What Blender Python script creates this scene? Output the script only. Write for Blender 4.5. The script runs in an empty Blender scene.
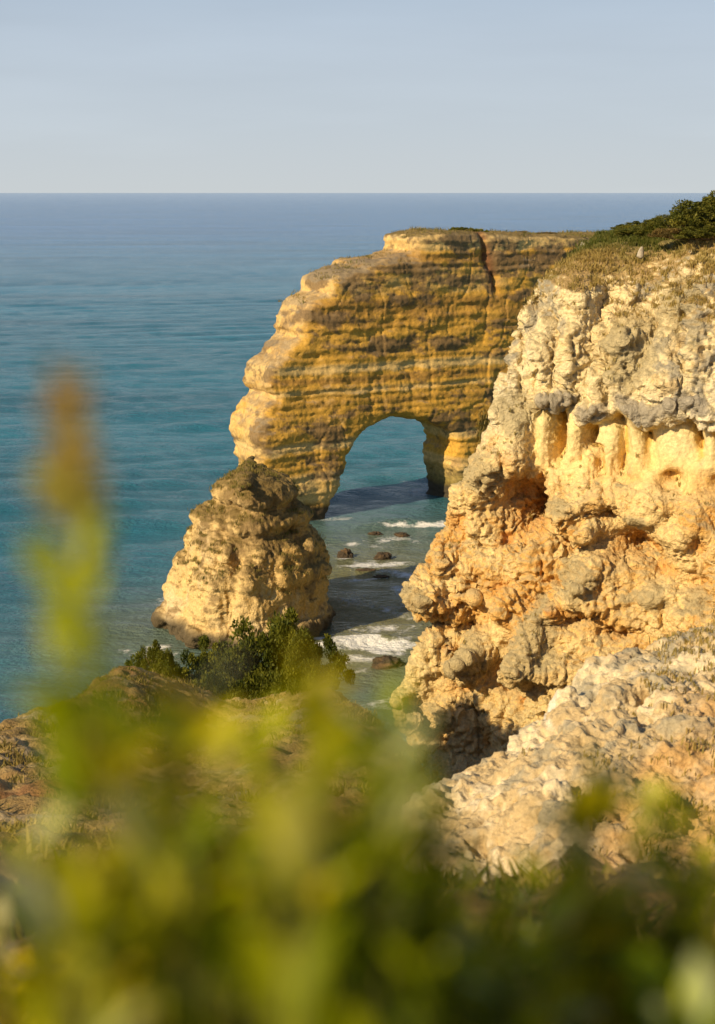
import bpy, math, random
import numpy as np
import openvdb

# ------------------------------------------------------------------ camera / light / exposure
sc = bpy.context.scene
COL = sc.collection
F_PX = 1422.0
CX, CY = 357.5, 512.0
CAM = np.array([0.0, 0.0, 30.0])
TH = math.atan((CY - 192.5) / F_PX)            # pitch below the horizon
cam_d = bpy.data.cameras.new("camera")
cam = bpy.data.objects.new("camera", cam_d)
COL.objects.link(cam)
cam.location = CAM
cam.rotation_euler = (math.pi / 2 - TH, 0, 0)
cam_d.sensor_fit = 'VERTICAL'
cam_d.sensor_height = 36.0
cam_d.lens = F_PX * 36.0 / 1024.0
cam_d.clip_start = 0.05
cam_d.clip_end = 200000
cam_d.dof.use_dof = True
cam_d.dof.focus_distance = 85.0
cam_d.dof.aperture_fstop = 2.4
sc.camera = cam

SUN_H = np.array([-0.735, -0.68])
SUN_H = SUN_H / np.linalg.norm(SUN_H)
SUN_EL = math.radians(30)
sun_dir = np.array([SUN_H[0] * math.cos(SUN_EL), SUN_H[1] * math.cos(SUN_EL), math.sin(SUN_EL)])
w = bpy.data.worlds.new("World")
sc.world = w
w.use_nodes = True
nt = w.node_tree
bg = nt.nodes['Background']
sky = nt.nodes.new('ShaderNodeTexSky')
sky.sky_type = 'NISHITA'
sky.sun_disc = False
sky.sun_elevation = SUN_EL
sky.sun_rotation = math.atan2(SUN_H[0], SUN_H[1])
sky.altitude = 50
sky.air_density = 1.0
sky.dust_density = 0.6
sky.ozone_density = 2.5
# sea haze low in the sky: pale grey-blue near the horizon, clear Nishita sky above
tcw = nt.nodes.new('ShaderNodeTexCoord')
spw = nt.nodes.new('ShaderNodeSeparateXYZ')
nt.links.new(tcw.outputs['Generated'], spw.inputs[0])
rampw = nt.nodes.new('ShaderNodeValToRGB')
cr = rampw.color_ramp
cr.elements[0].position = 0.0; cr.elements[0].color = (0.540, 0.580, 0.600, 1)
cr.elements[1].position = 0.045; cr.elements[1].color = (0.495, 0.555, 0.610, 1)
e = cr.elements.new(0.14); e.color = (0.395, 0.475, 0.575, 1)
e = cr.elements.new(0.5); e.color = (0.115, 0.185, 0.34, 1)
nt.links.new(spw.outputs['Z'], rampw.inputs[0])
scw = nt.nodes.new('ShaderNodeVectorMath'); scw.operation = 'SCALE'; scw.inputs['Scale'].default_value = 0.95 / 0.085
nt.links.new(rampw.outputs[0], scw.inputs[0])
facw = nt.nodes.new('ShaderNodeMapRange'); facw.inputs[1].default_value = 0.10; facw.inputs[2].default_value = 0.55
facw.inputs[3].default_value = 0.97; facw.inputs[4].default_value = 0.0
nt.links.new(spw.outputs['Z'], facw.inputs[0])
ciw = nt.nodes.new('ShaderNodeTexNoise'); ciw.inputs['Scale'].default_value = 2.2; ciw.inputs['Detail'].default_value = 6
mpw = nt.nodes.new('ShaderNodeMapping'); mpw.inputs['Scale'].default_value = (1, 1, 7)
nt.links.new(tcw.outputs['Generated'], mpw.inputs[0]); nt.links.new(mpw.outputs[0], ciw.inputs['Vector'])
crw = nt.nodes.new('ShaderNodeMapRange'); crw.inputs[1].default_value = 0.45; crw.inputs[2].default_value = 0.8
crw.inputs[3].default_value = 1.0; crw.inputs[4].default_value = 1.13
nt.links.new(ciw.outputs['Fac'], crw.inputs[0])
sc2 = nt.nodes.new('ShaderNodeVectorMath'); sc2.operation = 'SCALE'
nt.links.new(scw.outputs[0], sc2.inputs[0]); nt.links.new(crw.outputs[0], sc2.inputs['Scale'])
mixw = nt.nodes.new('ShaderNodeMix'); mixw.data_type = 'RGBA'
nt.links.new(facw.outputs[0], mixw.inputs['Factor'])
nt.links.new(sky.outputs[0], mixw.inputs['A']); nt.links.new(sc2.outputs[0], mixw.inputs['B'])
nt.links.new(mixw.outputs['Result'], bg.inputs[0])
bg.inputs[1].default_value = 0.085
sl = bpy.data.lights.new("sun", 'SUN')
sl.energy = 5.0
sl.angle = math.radians(0.6)
sl.color = (1.0, 0.79, 0.49)
so = bpy.data.objects.new("sun", sl)
COL.objects.link(so)
so.location = (-30, -20, 60)
from mathutils import Vector, Matrix
so.rotation_euler = Vector(sun_dir).to_track_quat('Z', 'Y').to_euler()
vs = sc.view_settings
vs.view_transform = 'Standard'
vs.look = 'None'
vs.gamma = 1.0
vs.exposure = 0.2
vs.use_curve_mapping = False
sc.cycles.max_bounces = 6
sc.cycles.diffuse_bounces = 3
sc.cycles.use_denoising = True

# ------------------------------------------------------------------ helpers: rays
cT, sT = math.cos(TH), math.sin(TH)


def ray(px, py):
    a = (px - CX) / F_PX
    b = (CY - py) / F_PX
    return np.array([a, cT + b * sT, -sT + b * cT])


def at(px, py, Y):
    d = ray(px, py)
    return CAM + d * (Y / d[1])


def on_sea(px, py, z=0.0):
    d = ray(px, py)
    return CAM + d * ((z - CAM[2]) / d[2])


# ------------------------------------------------------------------ helpers: noise (numpy)
_rng = np.random.default_rng(7)
NL = 64
_LAT = _rng.random((NL, NL, NL)).astype(np.float32)
_LATF = _LAT.ravel()
_JIT = _rng.random((3, 32 * 32 * 32)).astype(np.float32)


def vnoise(x, y, z, s):
    """value noise in -1..1, feature size s"""
    x = x / s; y = y / s; z = z / s
    ix = np.floor(x); iy = np.floor(y); iz = np.floor(z)
    fx = (x - ix).astype(np.float32); fy = (y - iy).astype(np.float32); fz = (z - iz).astype(np.float32)
    ix = ix.astype(np.int32) & 63; iy = iy.astype(np.int32) & 63; iz = iz.astype(np.int32) & 63
    fx = fx * fx * (3 - 2 * fx); fy = fy * fy * (3 - 2 * fy); fz = fz * fz * (3 - 2 * fz)
    jx = (ix + 1) & 63; jy = (iy + 1) & 63; jz = (iz + 1) & 63
    a = ix * 4096; b = jx * 4096; c = iy * 64; d = jy * 64
    L = _LATF
    n00 = L[a + c + iz] * (1 - fz) + L[a + c + jz] * fz
    n01 = L[a + d + iz] * (1 - fz) + L[a + d + jz] * fz
    n10 = L[b + c + iz] * (1 - fz) + L[b + c + jz] * fz
    n11 = L[b + d + iz] * (1 - fz) + L[b + d + jz] * fz
    n0 = n00 * (1 - fy) + n01 * fy
    n1 = n10 * (1 - fy) + n11 * fy
    return (n0 * (1 - fx) + n1 * fx) * 2 - 1


def fbm(P, s, octs=4, gain=0.5, off=0.0, sz=1.0):
    x, y, z = P
    t = 0; a = 1.0; n = 0
    for i in range(octs):
        k = s * 0.497 ** i
        # rotate a little between the octaves
        xr = 0.80 * x + 0.60 * y; yr = -0.60 * x + 0.80 * y
        if i % 2: x2, y2 = xr, yr
        else: x2, y2 = x, y
        t = t + a * vnoise(x2 + off + 17.3 * i, y2 - off + 5.1 * i, z / sz + off * 0.7 + 3.7 * i, k)
        n += a; a *= gain
    return t / n


def ridged(P, s, octs=3, gain=0.5, off=0.0, sz=1.0):
    x, y, z = P
    t = 0; a = 1.0; n = 0
    for i in range(octs):
        k = s * 0.5 ** i
        xr = 0.8 * x + 0.6 * y; yr = -0.6 * x + 0.8 * y
        x2, y2 = (xr, yr) if i % 2 == 0 else (x, y)
        v = 1 - 2 * np.abs(vnoise(x2 + off + 31.7 * i, y2 - off + 9.2 * i, z / sz + off + 7.9 * i, k))
        t = t + a * v
        n += a; a *= gain
    return t / n


def worley(P, s, off=0.0):
    """distance to nearest jittered cell point, 0..~1"""
    x, y, z = [(c + off) / s for c in P]
    ix = np.floor(x).astype(np.int32); iy = np.floor(y).astype(np.int32); iz = np.floor(z).astype(np.int32)
    best = np.full(x.shape, 9.0, np.float32)
    for dx in (-1, 0, 1):
        for dy in (-1, 0, 1):
            for dz in (-1, 0, 1):
                cx = ix + dx; cy = iy + dy; cz = iz + dz
                h = ((cx & 31) * 32 + (cy & 31)) * 32 + (cz & 31)
                d = (cx + _JIT[0][h] - x) ** 2 + (cy + _JIT[1][h] - y) ** 2 + (cz + _JIT[2][h] - z) ** 2
                best = np.minimum(best, d.astype(np.float32))
    return np.sqrt(best)


def sstep(a, b, x):
    t = np.clip((x - a) / (b - a), 0, 1)
    return t * t * (3 - 2 * t)


def smax(a, b, k):
    h = np.clip(0.5 + 0.5 * (a - b) / k, 0, 1)
    return b * (1 - h) + a * h + k * h * (1 - h)


def smin(a, b, k):
    return -smax(-a, -b, k)


def poly_sdf(px, py, poly):
    """signed distance to a closed polygon, negative inside"""
    d = np.full(px.shape, 1e9)
    s = np.ones(px.shape)
    n = len(poly)
    j = n - 1
    for i in range(n):
        vi = poly[i]; vj = poly[j]
        ex, ey = vj[0] - vi[0], vj[1] - vi[1]
        wx = px - vi[0]; wy = py - vi[1]
        t = np.clip((wx * ex + wy * ey) / (ex * ex + ey * ey + 1e-12), 0, 1)
        bx = wx - ex * t; by = wy - ey * t
        d = np.minimum(d, bx * bx + by * by)
        c1 = py >= vi[1]; c2 = py < vj[1]; c3 = ex * wy > ey * wx
        flip = (c1 & c2 & c3) | (~c1 & ~c2 & ~c3)
        s = np.where(flip, -s, s)
        j = i
    return s * np.sqrt(d)


class Poly2D:
    """polygon distance, rasterised once and then sampled bilinearly"""
    def __init__(self, poly, res=0.12, pad=8.0, holes=()):
        P = np.array(poly)
        self.lo = P.min(0) - pad; hi = P.max(0) + pad
        n = np.ceil((hi - self.lo) / res).astype(int) + 1
        a = self.lo[0] + np.arange(n[0]) * res
        b = self.lo[1] + np.arange(n[1]) * res
        A, B = np.meshgrid(a, b, indexing='ij')
        g = poly_sdf(A, B, poly)
        for h in holes:
            g = np.maximum(g, -poly_sdf(A, B, h))
        self.g = g.astype(np.float32); self.res = res; self.n = n

    def __call__(self, x, y):
        u = np.clip((x - self.lo[0]) / self.res, 0, self.n[0] - 1.001)
        v = np.clip((y - self.lo[1]) / self.res, 0, self.n[1] - 1.001)
        i = u.astype(np.int32); j = v.astype(np.int32)
        fu = u - i; fv = v - j
        g = self.g
        return (g[i, j] * (1 - fu) + g[i + 1, j] * fu) * (1 - fv) + (g[i, j + 1] * (1 - fu) + g[i + 1, j + 1] * fu) * fv


# ------------------------------------------------------------------ helpers: meshes
def new_mesh(name, V, Q, smooth=True):
    me = bpy.data.meshes.new(name)
    V = np.asarray(V, np.float32); Q = np.asarray(Q, np.int32)
    k = Q.shape[1]
    me.vertices.add(len(V)); me.vertices.foreach_set('co', V.ravel())
    me.loops.add(len(Q) * k); me.loops.foreach_set('vertex_index', Q.ravel())
    me.polygons.add(len(Q)); me.polygons.foreach_set('loop_start', np.arange(0, len(Q) * k, k, dtype=np.int32))
    me.update(calc_edges=True)
    if smooth:
        me.polygons.foreach_set('use_smooth', np.ones(len(Q), bool))
    return me


def get_co(me):
    a = np.empty(len(me.vertices) * 3, np.float32); me.vertices.foreach_get('co', a); return a.reshape(-1, 3)


def get_no(me):
    a = np.empty(len(me.vertices) * 3, np.float32); me.vertex_normals.foreach_get('vector', a); return a.reshape(-1, 3)


def set_co(me, V):
    me.vertices.foreach_set('co', np.asarray(V, np.float32).ravel()); me.update()


def set_col(me, C, name='tint', alpha=None):
    at_ = me.color_attributes.new(name, 'FLOAT_COLOR', 'POINT')
    A = np.ones((len(C), 4), np.float32); A[:, :3] = C
    if alpha is not None: A[:, 3] = alpha
    at_.data.foreach_set('color', A.ravel())


def link(name, me, mat=None, parent=None, **props):
    o = bpy.data.objects.new(name, me)
    COL.objects.link(o)
    if mat is not None and me is not None and len(me.materials) == 0:
        me.materials.append(mat)
    if parent is not None: o.parent = parent
    for k, v in props.items():
        o[k] = v
    return o


def subdivide(me, levels):
    if levels == 0: return me
    o = bpy.data.objects.new('tmp', me); COL.objects.link(o)
    m = o.modifiers.new('s', 'SUBSURF'); m.levels = levels; m.render_levels = levels
    m.subdivision_type = 'CATMULL_CLARK'
    dg = bpy.context.evaluated_depsgraph_get()
    ev = o.evaluated_get(dg)
    me2 = bpy.data.meshes.new_from_object(ev)
    bpy.data.objects.remove(o); bpy.data.meshes.remove(me)
    return me2


def sdf_mesh(name, lo, hi, vox, fn, cull=None, levels=1):
    """implicit rock -> quad mesh"""
    lo = np.array(lo, float); hi = np.array(hi, float)
    n = np.ceil((hi - lo) / vox).astype(int) + 1
    arr = np.empty(n, np.float32)
    ys = lo[1] + np.arange(n[1]) * vox; zs = lo[2] + np.arange(n[2]) * vox
    step = max(1, int(600000 / (n[1] * n[2])))
    for i in range(0, n[0], step):
        xs = lo[0] + np.arange(i, min(n[0], i + step)) * vox
        X, Y, Z = np.meshgrid(xs, ys, zs, indexing='ij')
        arr[i:i + len(xs)] = fn(X.ravel(), Y.ravel(), Z.ravel()).reshape(X.shape)
    # close the box
    arr[0] = arr[-1] = 1; arr[:, 0] = 1; arr[:, -1] = 1; arr[:, :, 0] = 1; arr[:, :, -1] = 1
    g = openvdb.FloatGrid(1.0)
    g.copyFromArray(np.ascontiguousarray(np.clip(arr, -3 * vox, 3 * vox)))
    pts, _tri, quads = g.convertToPolygons(0.0)
    pts = pts * vox + lo
    if cull is not None:
        c = pts[quads].mean(1)
        keep = cull(c)
        quads = quads[keep]
        used = np.unique(quads)
        mp = np.full(len(pts), -1); mp[used] = np.arange(len(used))
        pts = pts[used]; quads = mp[quads]
    me = new_mesh(name, pts, quads)
    return subdivide(me, levels)


def lerp3(a, b, t):
    return np.asarray(a)[None, :] * (1 - t[:, None]) + np.asarray(b)[None, :] * t[:, None] if np.ndim(a) == 1 else a * (1 - t[:, None]) + np.asarray(b)[None, :] * t[:, None]


def over(C, col, t):
    return C * (1 - t[:, None]) + np.asarray(col, np.float32)[None, :] * t[:, None]


# ------------------------------------------------------------------ materials
def rock_material(name, scale=1.0, bump=0.6, pit=0.5):
    m = bpy.data.materials.new(name); m.use_nodes = True
    t = m.node_tree; N = t.nodes; L = t.links
    b = N['Principled BSDF']
    b.inputs['Roughness'].default_value = 0.92
    b.inputs['Specular IOR Level'].default_value = 0.2
    at_ = N.new('ShaderNodeAttribute'); at_.attribute_name = 'tint'
    tc = N.new('ShaderNodeTexCoord')
    n1 = N.new('ShaderNodeTexNoise'); n1.inputs['Scale'].default_value = 3.2 / scale; n1.inputs['Detail'].default_value = 9; n1.inputs['Roughness'].default_value = 0.68
    n2 = N.new('ShaderNodeTexNoise'); n2.inputs['Scale'].default_value = 9.0 / scale; n2.inputs['Detail'].default_value = 6; n2.inputs['Roughness'].default_value = 0.7
    vo = N.new('ShaderNodeTexVoronoi'); vo.inputs['Scale'].default_value = 4.5 / scale
    vo.inputs['Detail'].default_value = 2.0
    for n in (n1, n2, vo): L.new(tc.outputs['Object'], n.inputs['Vector'])
    r1 = N.new('ShaderNodeMapRange'); r1.inputs[1].default_value = 0.3; r1.inputs[2].default_value = 0.7
    r1.inputs[3].default_value = 0.72; r1.inputs[4].default_value = 1.22
    L.new(n1.outputs['Fac'], r1.inputs[0])
    r2 = N.new('ShaderNodeMapRange'); r2.inputs[1].default_value = 0.3; r2.inputs[2].default_value = 0.7
    r2.inputs[3].default_value = 0.82; r2.inputs[4].default_value = 1.16
    L.new(n2.outputs['Fac'], r2.inputs[0])
    mu = N.new('ShaderNodeMath'); mu.operation = 'MULTIPLY'
    L.new(r1.outputs[0], mu.inputs[0]); L.new(r2.outputs[0], mu.inputs[1])
    mx = N.new('ShaderNodeVectorMath'); mx.operation = 'SCALE'
    L.new(at_.outputs['Color'], mx.inputs[0]); L.new(mu.outputs[0], mx.inputs['Scale'])
    L.new(mx.outputs[0], b.inputs['Base Color'])
    # bump: noise + pits
    ad = N.new('ShaderNodeMath'); ad.operation = 'MULTIPLY_ADD'; ad.inputs[1].default_value = pit
    L.new(vo.outputs['Distance'], ad.inputs[0]); L.new(n1.outputs['Fac'], ad.inputs[2])
    ad2 = N.new('ShaderNodeMath'); ad2.operation = 'MULTIPLY_ADD'; ad2.inputs[1].default_value = 0.5
    L.new(n2.outputs['Fac'], ad2.inputs[0]); L.new(ad.outputs[0], ad2.inputs[2])
    bp = N.new('ShaderNodeBump'); sm_ = N.new('ShaderNodeMath'); sm_.operation = 'MULTIPLY'; sm_.inputs[1].default_value = bump; L.new(at_.outputs['Alpha'], sm_.inputs[0]); L.new(sm_.outputs[0], bp.inputs['Strength']); bp.inputs['Distance'].default_value = 0.16 * scale
    L.new(ad2.outputs[0], bp.inputs['Height']); L.new(bp.outputs[0], b.inputs['Normal'])
    return m


def leaf_material(name, colA, colB, trans=0.35, rough=0.6, scale=3.0):
    m = bpy.data.materials.new(name); m.use_nodes = True
    t = m.node_tree; N = t.nodes; L = t.links
    b = N['Principled BSDF']; b.inputs['Roughness'].default_value = rough
    b.inputs['Specular IOR Level'].default_value = 0.25
    at_ = N.new('ShaderNodeAttribute'); at_.attribute_name = 'tint'
    mx = N.new('ShaderNodeMix'); mx.data_type = 'RGBA'
    mx.inputs['A'].default_value = (*colA, 1); mx.inputs['B'].default_value = (*colB, 1)
    L.new(at_.outputs['Fac'], mx.inputs['Factor'])
    L.new(mx.outputs['Result'], b.inputs['Base Color'])
    tr = N.new('ShaderNodeBsdfTranslucent')
    L.new(mx.outputs['Result'], tr.inputs['Color'])
    ms = N.new('ShaderNodeMixShader'); ms.inputs[0].default_value = trans
    L.new(b.outputs[0], ms.inputs[1]); L.new(tr.outputs[0], ms.inputs[2])
    L.new(ms.outputs[0], N['Material Output'].inputs['Surface'])
    return m


def plain(name, col, rough=0.8):
    m = bpy.data.materials.new(name); m.use_nodes = True
    t = m.node_tree; N = t.nodes; L = t.links
    b = N['Principled BSDF']; b.inputs['Roughness'].default_value = rough
    tc = N.new('ShaderNodeTexCoord')
    n1 = N.new('ShaderNodeTexNoise'); n1.inputs['Scale'].default_value = 12; n1.inputs['Detail'].default_value = 5
    L.new(tc.outputs['Object'], n1.inputs['Vector'])
    cr = N.new('ShaderNodeValToRGB')
    cr.color_ramp.elements[0].color = (*[c * 0.6 for c in col], 1); cr.color_ramp.elements[1].color = (*[min(1, c * 1.4) for c in col], 1)
    cr.color_ramp.elements[0].position = 0.3; cr.color_ramp.elements[1].position = 0.7
    L.new(n1.outputs['Fac'], cr.inputs[0]); L.new(cr.outputs[0], b.inputs['Base Color'])
    return m


M_ARCH = rock_material('arch_limestone', 1.2, 0.4, 0.3)
M_CLIFF = rock_material('cliff_limestone', 0.55, 0.8, 0.7)
M_LEDGE = rock_material('ledge_limestone', 0.22, 0.55, 0.7)
M_SOIL = rock_material('headland_soil', 0.5, 0.8, 0.5)
M_DARK = rock_material('wet_rock', 0.6, 0.8, 0.6)

CREAM = (0.72, 0.58, 0.36)
PALE = (0.74, 0.68, 0.54)
GOLD = (0.68, 0.385, 0.065)
OCHRE = (0.60, 0.335, 0.05)
ORANGE = (0.66, 0.30, 0.085)
RUST = (0.42, 0.15, 0.04)
GREY = (0.27, 0.245, 0.19)
DGREY = (0.13, 0.115, 0.085)
SCRUB = (0.17, 0.12, 0.035)
WET = (0.06, 0.05, 0.035)

# ------------------------------------------------------------------ sea
def build_sea():
    th = np.radians(np.linspace(-58, 58, 620))
    r = np.concatenate([np.geomspace(28, 420, 900), np.geomspace(424, 3500, 160), np.geomspace(3700, 90000, 40)])
    R, T = np.meshgrid(r, th, indexing='ij')
    X = R * np.sin(T); Y = R * np.cos(T)
    Z = np.zeros_like(X)
    rng = np.random.default_rng(3)
    fade_all = 1.0 / (1 + (R / 900) ** 2)
    for i in range(26):
        lam = float(np.exp(rng.uniform(np.log(2.0), np.log(19))))
        ang = math.radians(rng.normal(-70, 26))
        kx, ky = math.cos(ang) * 2 * math.pi / lam, math.sin(ang) * 2 * math.pi / lam
        amp = 0.0075 * lam ** 0.86
        fade = 1.0 / (1 + (R * 0.004 * 2.2 / lam) ** 4)
        p = kx * X + ky * Y + rng.uniform(0, 6.28) + 0.9 * vnoise(X, Y, X * 0 + i * 3.1, lam * 5)
        m = 0.55 + 0.45 * vnoise(X, Y, X * 0 + i * 7.7, lam * 7)
        s = np.sin(p)
        Z += amp * m * fade * (s - 0.25 * np.cos(2 * p))
    Z *= fade_all
    # breaking rollers in the cove
    def roller(px, py, L_, ang, h, wid):
        c = on_sea(px, py)
        dx = X - c[0]; dy = Y - c[1]
        a = dx * math.cos(ang) + dy * math.sin(ang); b = -dx * math.sin(ang) + dy * math.cos(ang)
        b = b + 0.5 * np.sin(a * 0.9 + px)
        return h * np.exp(-(a / L_) ** 4) * np.exp(-(b / wid) ** 2)
    Z += roller(435, 523, 6.5, 0.12, 0.5, 0.9)
    Z += roller(362, 646, 3.6, 0.05, 0.55, 0.8)
    n0, n1 = R.shape
    V = np.stack([X, Y, Z], -1).reshape(-1, 3)
    idx = np.arange(n0 * n1).reshape(n0, n1)
    Q = np.stack([idx[:-1, :-1], idx[:-1, 1:], idx[1:, 1:], idx[1:, :-1]], -1).reshape(-1, 4)
    me = new_mesh('sea', V, Q)
    # foam mask as a vertex attribute, laid out in metres on the water
    x, y, z = V[:, 0].astype(float), V[:, 1].astype(float), V[:, 2].astype(float)
    P0 = (x, y, x * 0)
    tex = fbm(P0, 0.9, 4, 0.65, 5.0)
    tex2 = fbm(P0, 2.6, 4, 0.6, 9.0)
    foam = np.zeros(len(V))
    def patch(px, py, rx, ry, ang, strength, soft=1.0):
        nonlocal foam
        c = on_sea(px, py)
        wx = x + 1.2 * vnoise(x, y, x * 0 + px, 2.3); wy = y + 1.2 * vnoise(x, y, x * 0 + py, 2.1)
        dx = wx - c[0]; dy = wy - c[1]
        a = (dx * math.cos(ang) + dy * math.sin(ang)) / rx; b = (-dx * math.sin(ang) + dy * math.cos(ang)) / ry
        q = np.exp(-(a * a + b * b) ** soft)
        foam = np.maximum(foam, strength * q * np.clip(0.62 + 0.75 * tex + 0.45 * tex2, 0, 1.6))
    for a_ in [(420, 526, 3.2, 0.8, 0.05, 1.7), (442, 521, 3.5, 0.8, 0.1, 1.4), (432, 490, 2.8, 1.8, 0.9, 1.3), (415, 485, 1.4, 2.2, 0.4, 1.0),
               (358, 648, 2.9, 1.0, 0.0, 2.0), (336, 636, 1.2, 1.2, 0.2, 1.5), (372, 664, 3.2, 1.4, 0.0, 0.85), (400, 648, 2.4, 1.1, 0.4, 0.9),
               (385, 700, 3.0, 1.6, 0.3, 0.8), (375, 725, 3.0, 1.4, 0.3, 0.8), (395, 745, 2.0, 2.0, 0.3, 0.9), (372, 566, 3.6, 1.4, 0.0, 0.98), (400, 574, 3.4, 1.2, 0.0, 0.9), (362, 580, 2.6, 0.9, 0.1, 0.85),
               (346, 558, 1.2, 0.7, 0, 1.1), (384, 560, 1.4, 0.7, 0, 1.1), (350, 545, 4.4, 1.3, 0.0, 0.75), (395, 540, 4.4, 1.5, 0.0, 0.75), (330, 520, 2.2, 1.6, 0.3, 0.8),
               (405, 590, 2.0, 2.6, 0.2, 0.85), (412, 640, 1.6, 3.0, 0.2, 0.95), (395, 610, 4.5, 3.0, 0.2, 0.62), (350, 600, 3.0, 3.0, 0.2, 0.55), (380, 632, 4.0, 1.4, 0.1, 0.75), (150, 650, 3.0, 2.5, 0.2, 0.8), (240, 560, 2.0, 6.0, 0.2, 0.6), (170, 600, 1.6, 5.0, -0.3, 0.65)]:
        patch(*a_)
    shal = np.zeros(len(V))
    c = on_sea(375, 600)
    shal = np.exp(-(((x - c[0]) / 11) ** 2 + ((y - c[1]) / 27) ** 2))
    c2 = on_sea(150, 640)
    shal = np.maximum(shal, 0.6 * np.exp(-(((x - c2[0]) / 9) ** 2 + ((y - c2[1]) / 14) ** 2)))
    c3 = on_sea(60, 690)
    C = np.zeros((len(V), 3), np.float32)
    C[:, 0] = np.clip(foam, 0, 1); C[:, 1] = np.clip(shal, 0, 1)
    set_col(me, C, 'water')
    m = bpy.data.materials.new('sea_water'); m.use_nodes = True
    t = m.node_tree; N = t.nodes; L = t.links
    b = N['Principled BSDF']
    b.inputs['IOR'].default_value = 1.33
    b.inputs['Specular IOR Level'].default_value = 0.36
    at_ = N.new('ShaderNodeAttribute'); at_.attribute_name = 'water'
    sp = N.new('ShaderNodeSeparateColor'); L.new(at_.outputs['Color'], sp.inputs[0])
    tc = N.new('ShaderNodeTexCoord')
    cd = N.new('ShaderNodeVectorMath'); cd.operation = 'LENGTH'; L.new(tc.outputs['Object'], cd.inputs[0])
    rg = N.new('ShaderNodeMapRange'); rg.inputs[1].default_value = 120; rg.inputs[2].default_value = 1300
    rg.interpolation_type = 'SMOOTHSTEP'
    L.new(cd.outputs['Value'], rg.inputs[0])
    deep = N.new('ShaderNodeMix'); deep.data_type = 'RGBA'
    deep.inputs['A'].default_value = (0.024, 0.155, 0.215, 1); deep.inputs['B'].default_value = (0.014, 0.125, 0.32, 1)
    L.new(rg.outputs[0], deep.inputs['Factor'])
    # broad patches of lighter and darker water
    mp = N.new('ShaderNodeMapping'); mp.inputs['Scale'].default_value = (0.004, 0.022, 1); mp.inputs['Rotation'].default_value = (0, 0, 0.12)
    L.new(tc.outputs['Object'], mp.inputs[0])
    nb = N.new('ShaderNodeTexNoise'); nb.inputs['Scale'].default_value = 1.0; nb.inputs['Detail'].default_value = 9; nb.inputs['Roughness'].default_value = 0.68
    L.new(mp.outputs[0], nb.inputs['Vector'])
    rb = N.new('ShaderNodeMapRange'); rb.inputs[1].default_value = 0.3; rb.inputs[2].default_value = 0.7; rb.inputs[3].default_value = 0.58; rb.inputs[4].default_value = 1.45
    L.new(nb.outputs['Fac'], rb.inputs[0])
    sv = N.new('ShaderNodeVectorMath'); sv.operation = 'SCALE'
    L.new(deep.outputs['Result'], sv.inputs[0]); L.new(rb.outputs[0], sv.inputs['Scale'])
    sh = N.new('ShaderNodeMix'); sh.data_type = 'RGBA'; sh.inputs['B'].default_value = (0.20, 0.185, 0.07, 1)
    L.new(sv.outputs[0], sh.inputs['A']); L.new(sp.outputs[1], sh.inputs['Factor'])
    # foam break-up
    nf = N.new('ShaderNodeTexNoise'); nf.inputs['Scale'].default_value = 3.0; nf.inputs['Detail'].default_value = 8; nf.inputs['Roughness'].default_value = 0.7
    L.new(tc.outputs['Object'], nf.inputs['Vector'])
    fa = N.new('ShaderNodeMath'); fa.operation = 'ADD'; L.new(sp.outputs[0], fa.inputs[0]); L.new(nf.outputs['Fac'], fa.inputs[1])
    fr = N.new('ShaderNodeMapRange'); fr.inputs[1].default_value = 0.80; fr.inputs[2].default_value = 1.22; fr.interpolation_type = 'SMOOTHSTEP'
    L.new(fa.outputs[0], fr.inputs[0])
    fm = N.new('ShaderNodeMix'); fm.data_type = 'RGBA'; fm.inputs['B'].default_value = (0.78, 0.78, 0.74, 1)
    L.new(sh.outputs['Result'], fm.inputs['A']); L.new(fr.outputs[0], fm.inputs['Factor'])
    L.new(fm.outputs['Result'], b.inputs['Base Color'])
    rr = N.new('ShaderNodeMapRange'); rr.inputs[3].default_value = 0.13; rr.inputs[4].default_value = 0.8
    L.new(fr.outputs[0], rr.inputs[0]); L.new(rr.outputs[0], b.inputs['Roughness'])
    # ripples at three sizes
    def rip(sx, sy, sc_, det, rot):
        mp = N.new('ShaderNodeMapping'); mp.inputs['Scale'].default_value = (sx, sy, 1); mp.inputs['Rotation'].default_value = (0, 0, rot)
        L.new(tc.outputs['Object'], mp.inputs[0])
        n = N.new('ShaderNodeTexNoise'); n.inputs['Scale'].default_value = sc_; n.inputs['Detail'].default_value = det; n.inputs['Roughness'].default_value = 0.6
        L.new(mp.outputs[0], n.inputs['Vector'])
        return n.outputs['Fac']
    r1 = rip(0.75, 1.0, 2.4, 9, 0.25)
    r2 = rip(0.5, 1.3, 0.16, 4, -0.15)
    b1 = N.new('ShaderNodeBump'); b1.inputs['Strength'].default_value = 0.9; b1.inputs['Distance'].default_value = 0.5
    b2 = N.new('ShaderNodeBump'); b2.inputs['Strength'].default_value = 0.9; b2.inputs['Distance'].default_value = 0.9
    L.new(r1, b1.inputs['Height']); L.new(r2, b2.inputs['Height']); L.new(b2.outputs[0], b1.inputs['Normal'])
    L.new(b1.outputs[0], b.inputs['Normal'])
    link('sea', me, m, kind='structure')


build_sea()

# ------------------------------------------------------------------ sea arch
PHI = math.radians(28)
AD = np.array([math.cos(PHI), math.sin(PHI)])       # along the wall
AB = np.array([-math.sin(PHI), math.cos(PHI)])      # into the wall, away from the viewer
A0 = np.array([-2.5, 131.0])


def arch_pt(px, py, t=0.0):
    d = ray(px, py)
    o = A0 + AB * t
    k = (o @ AB) / (d[0] * AB[0] + d[1] * AB[1])
    p = CAM + d * k
    s = (p[:2] - A0) @ AD
    return (s, p[2])


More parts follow.
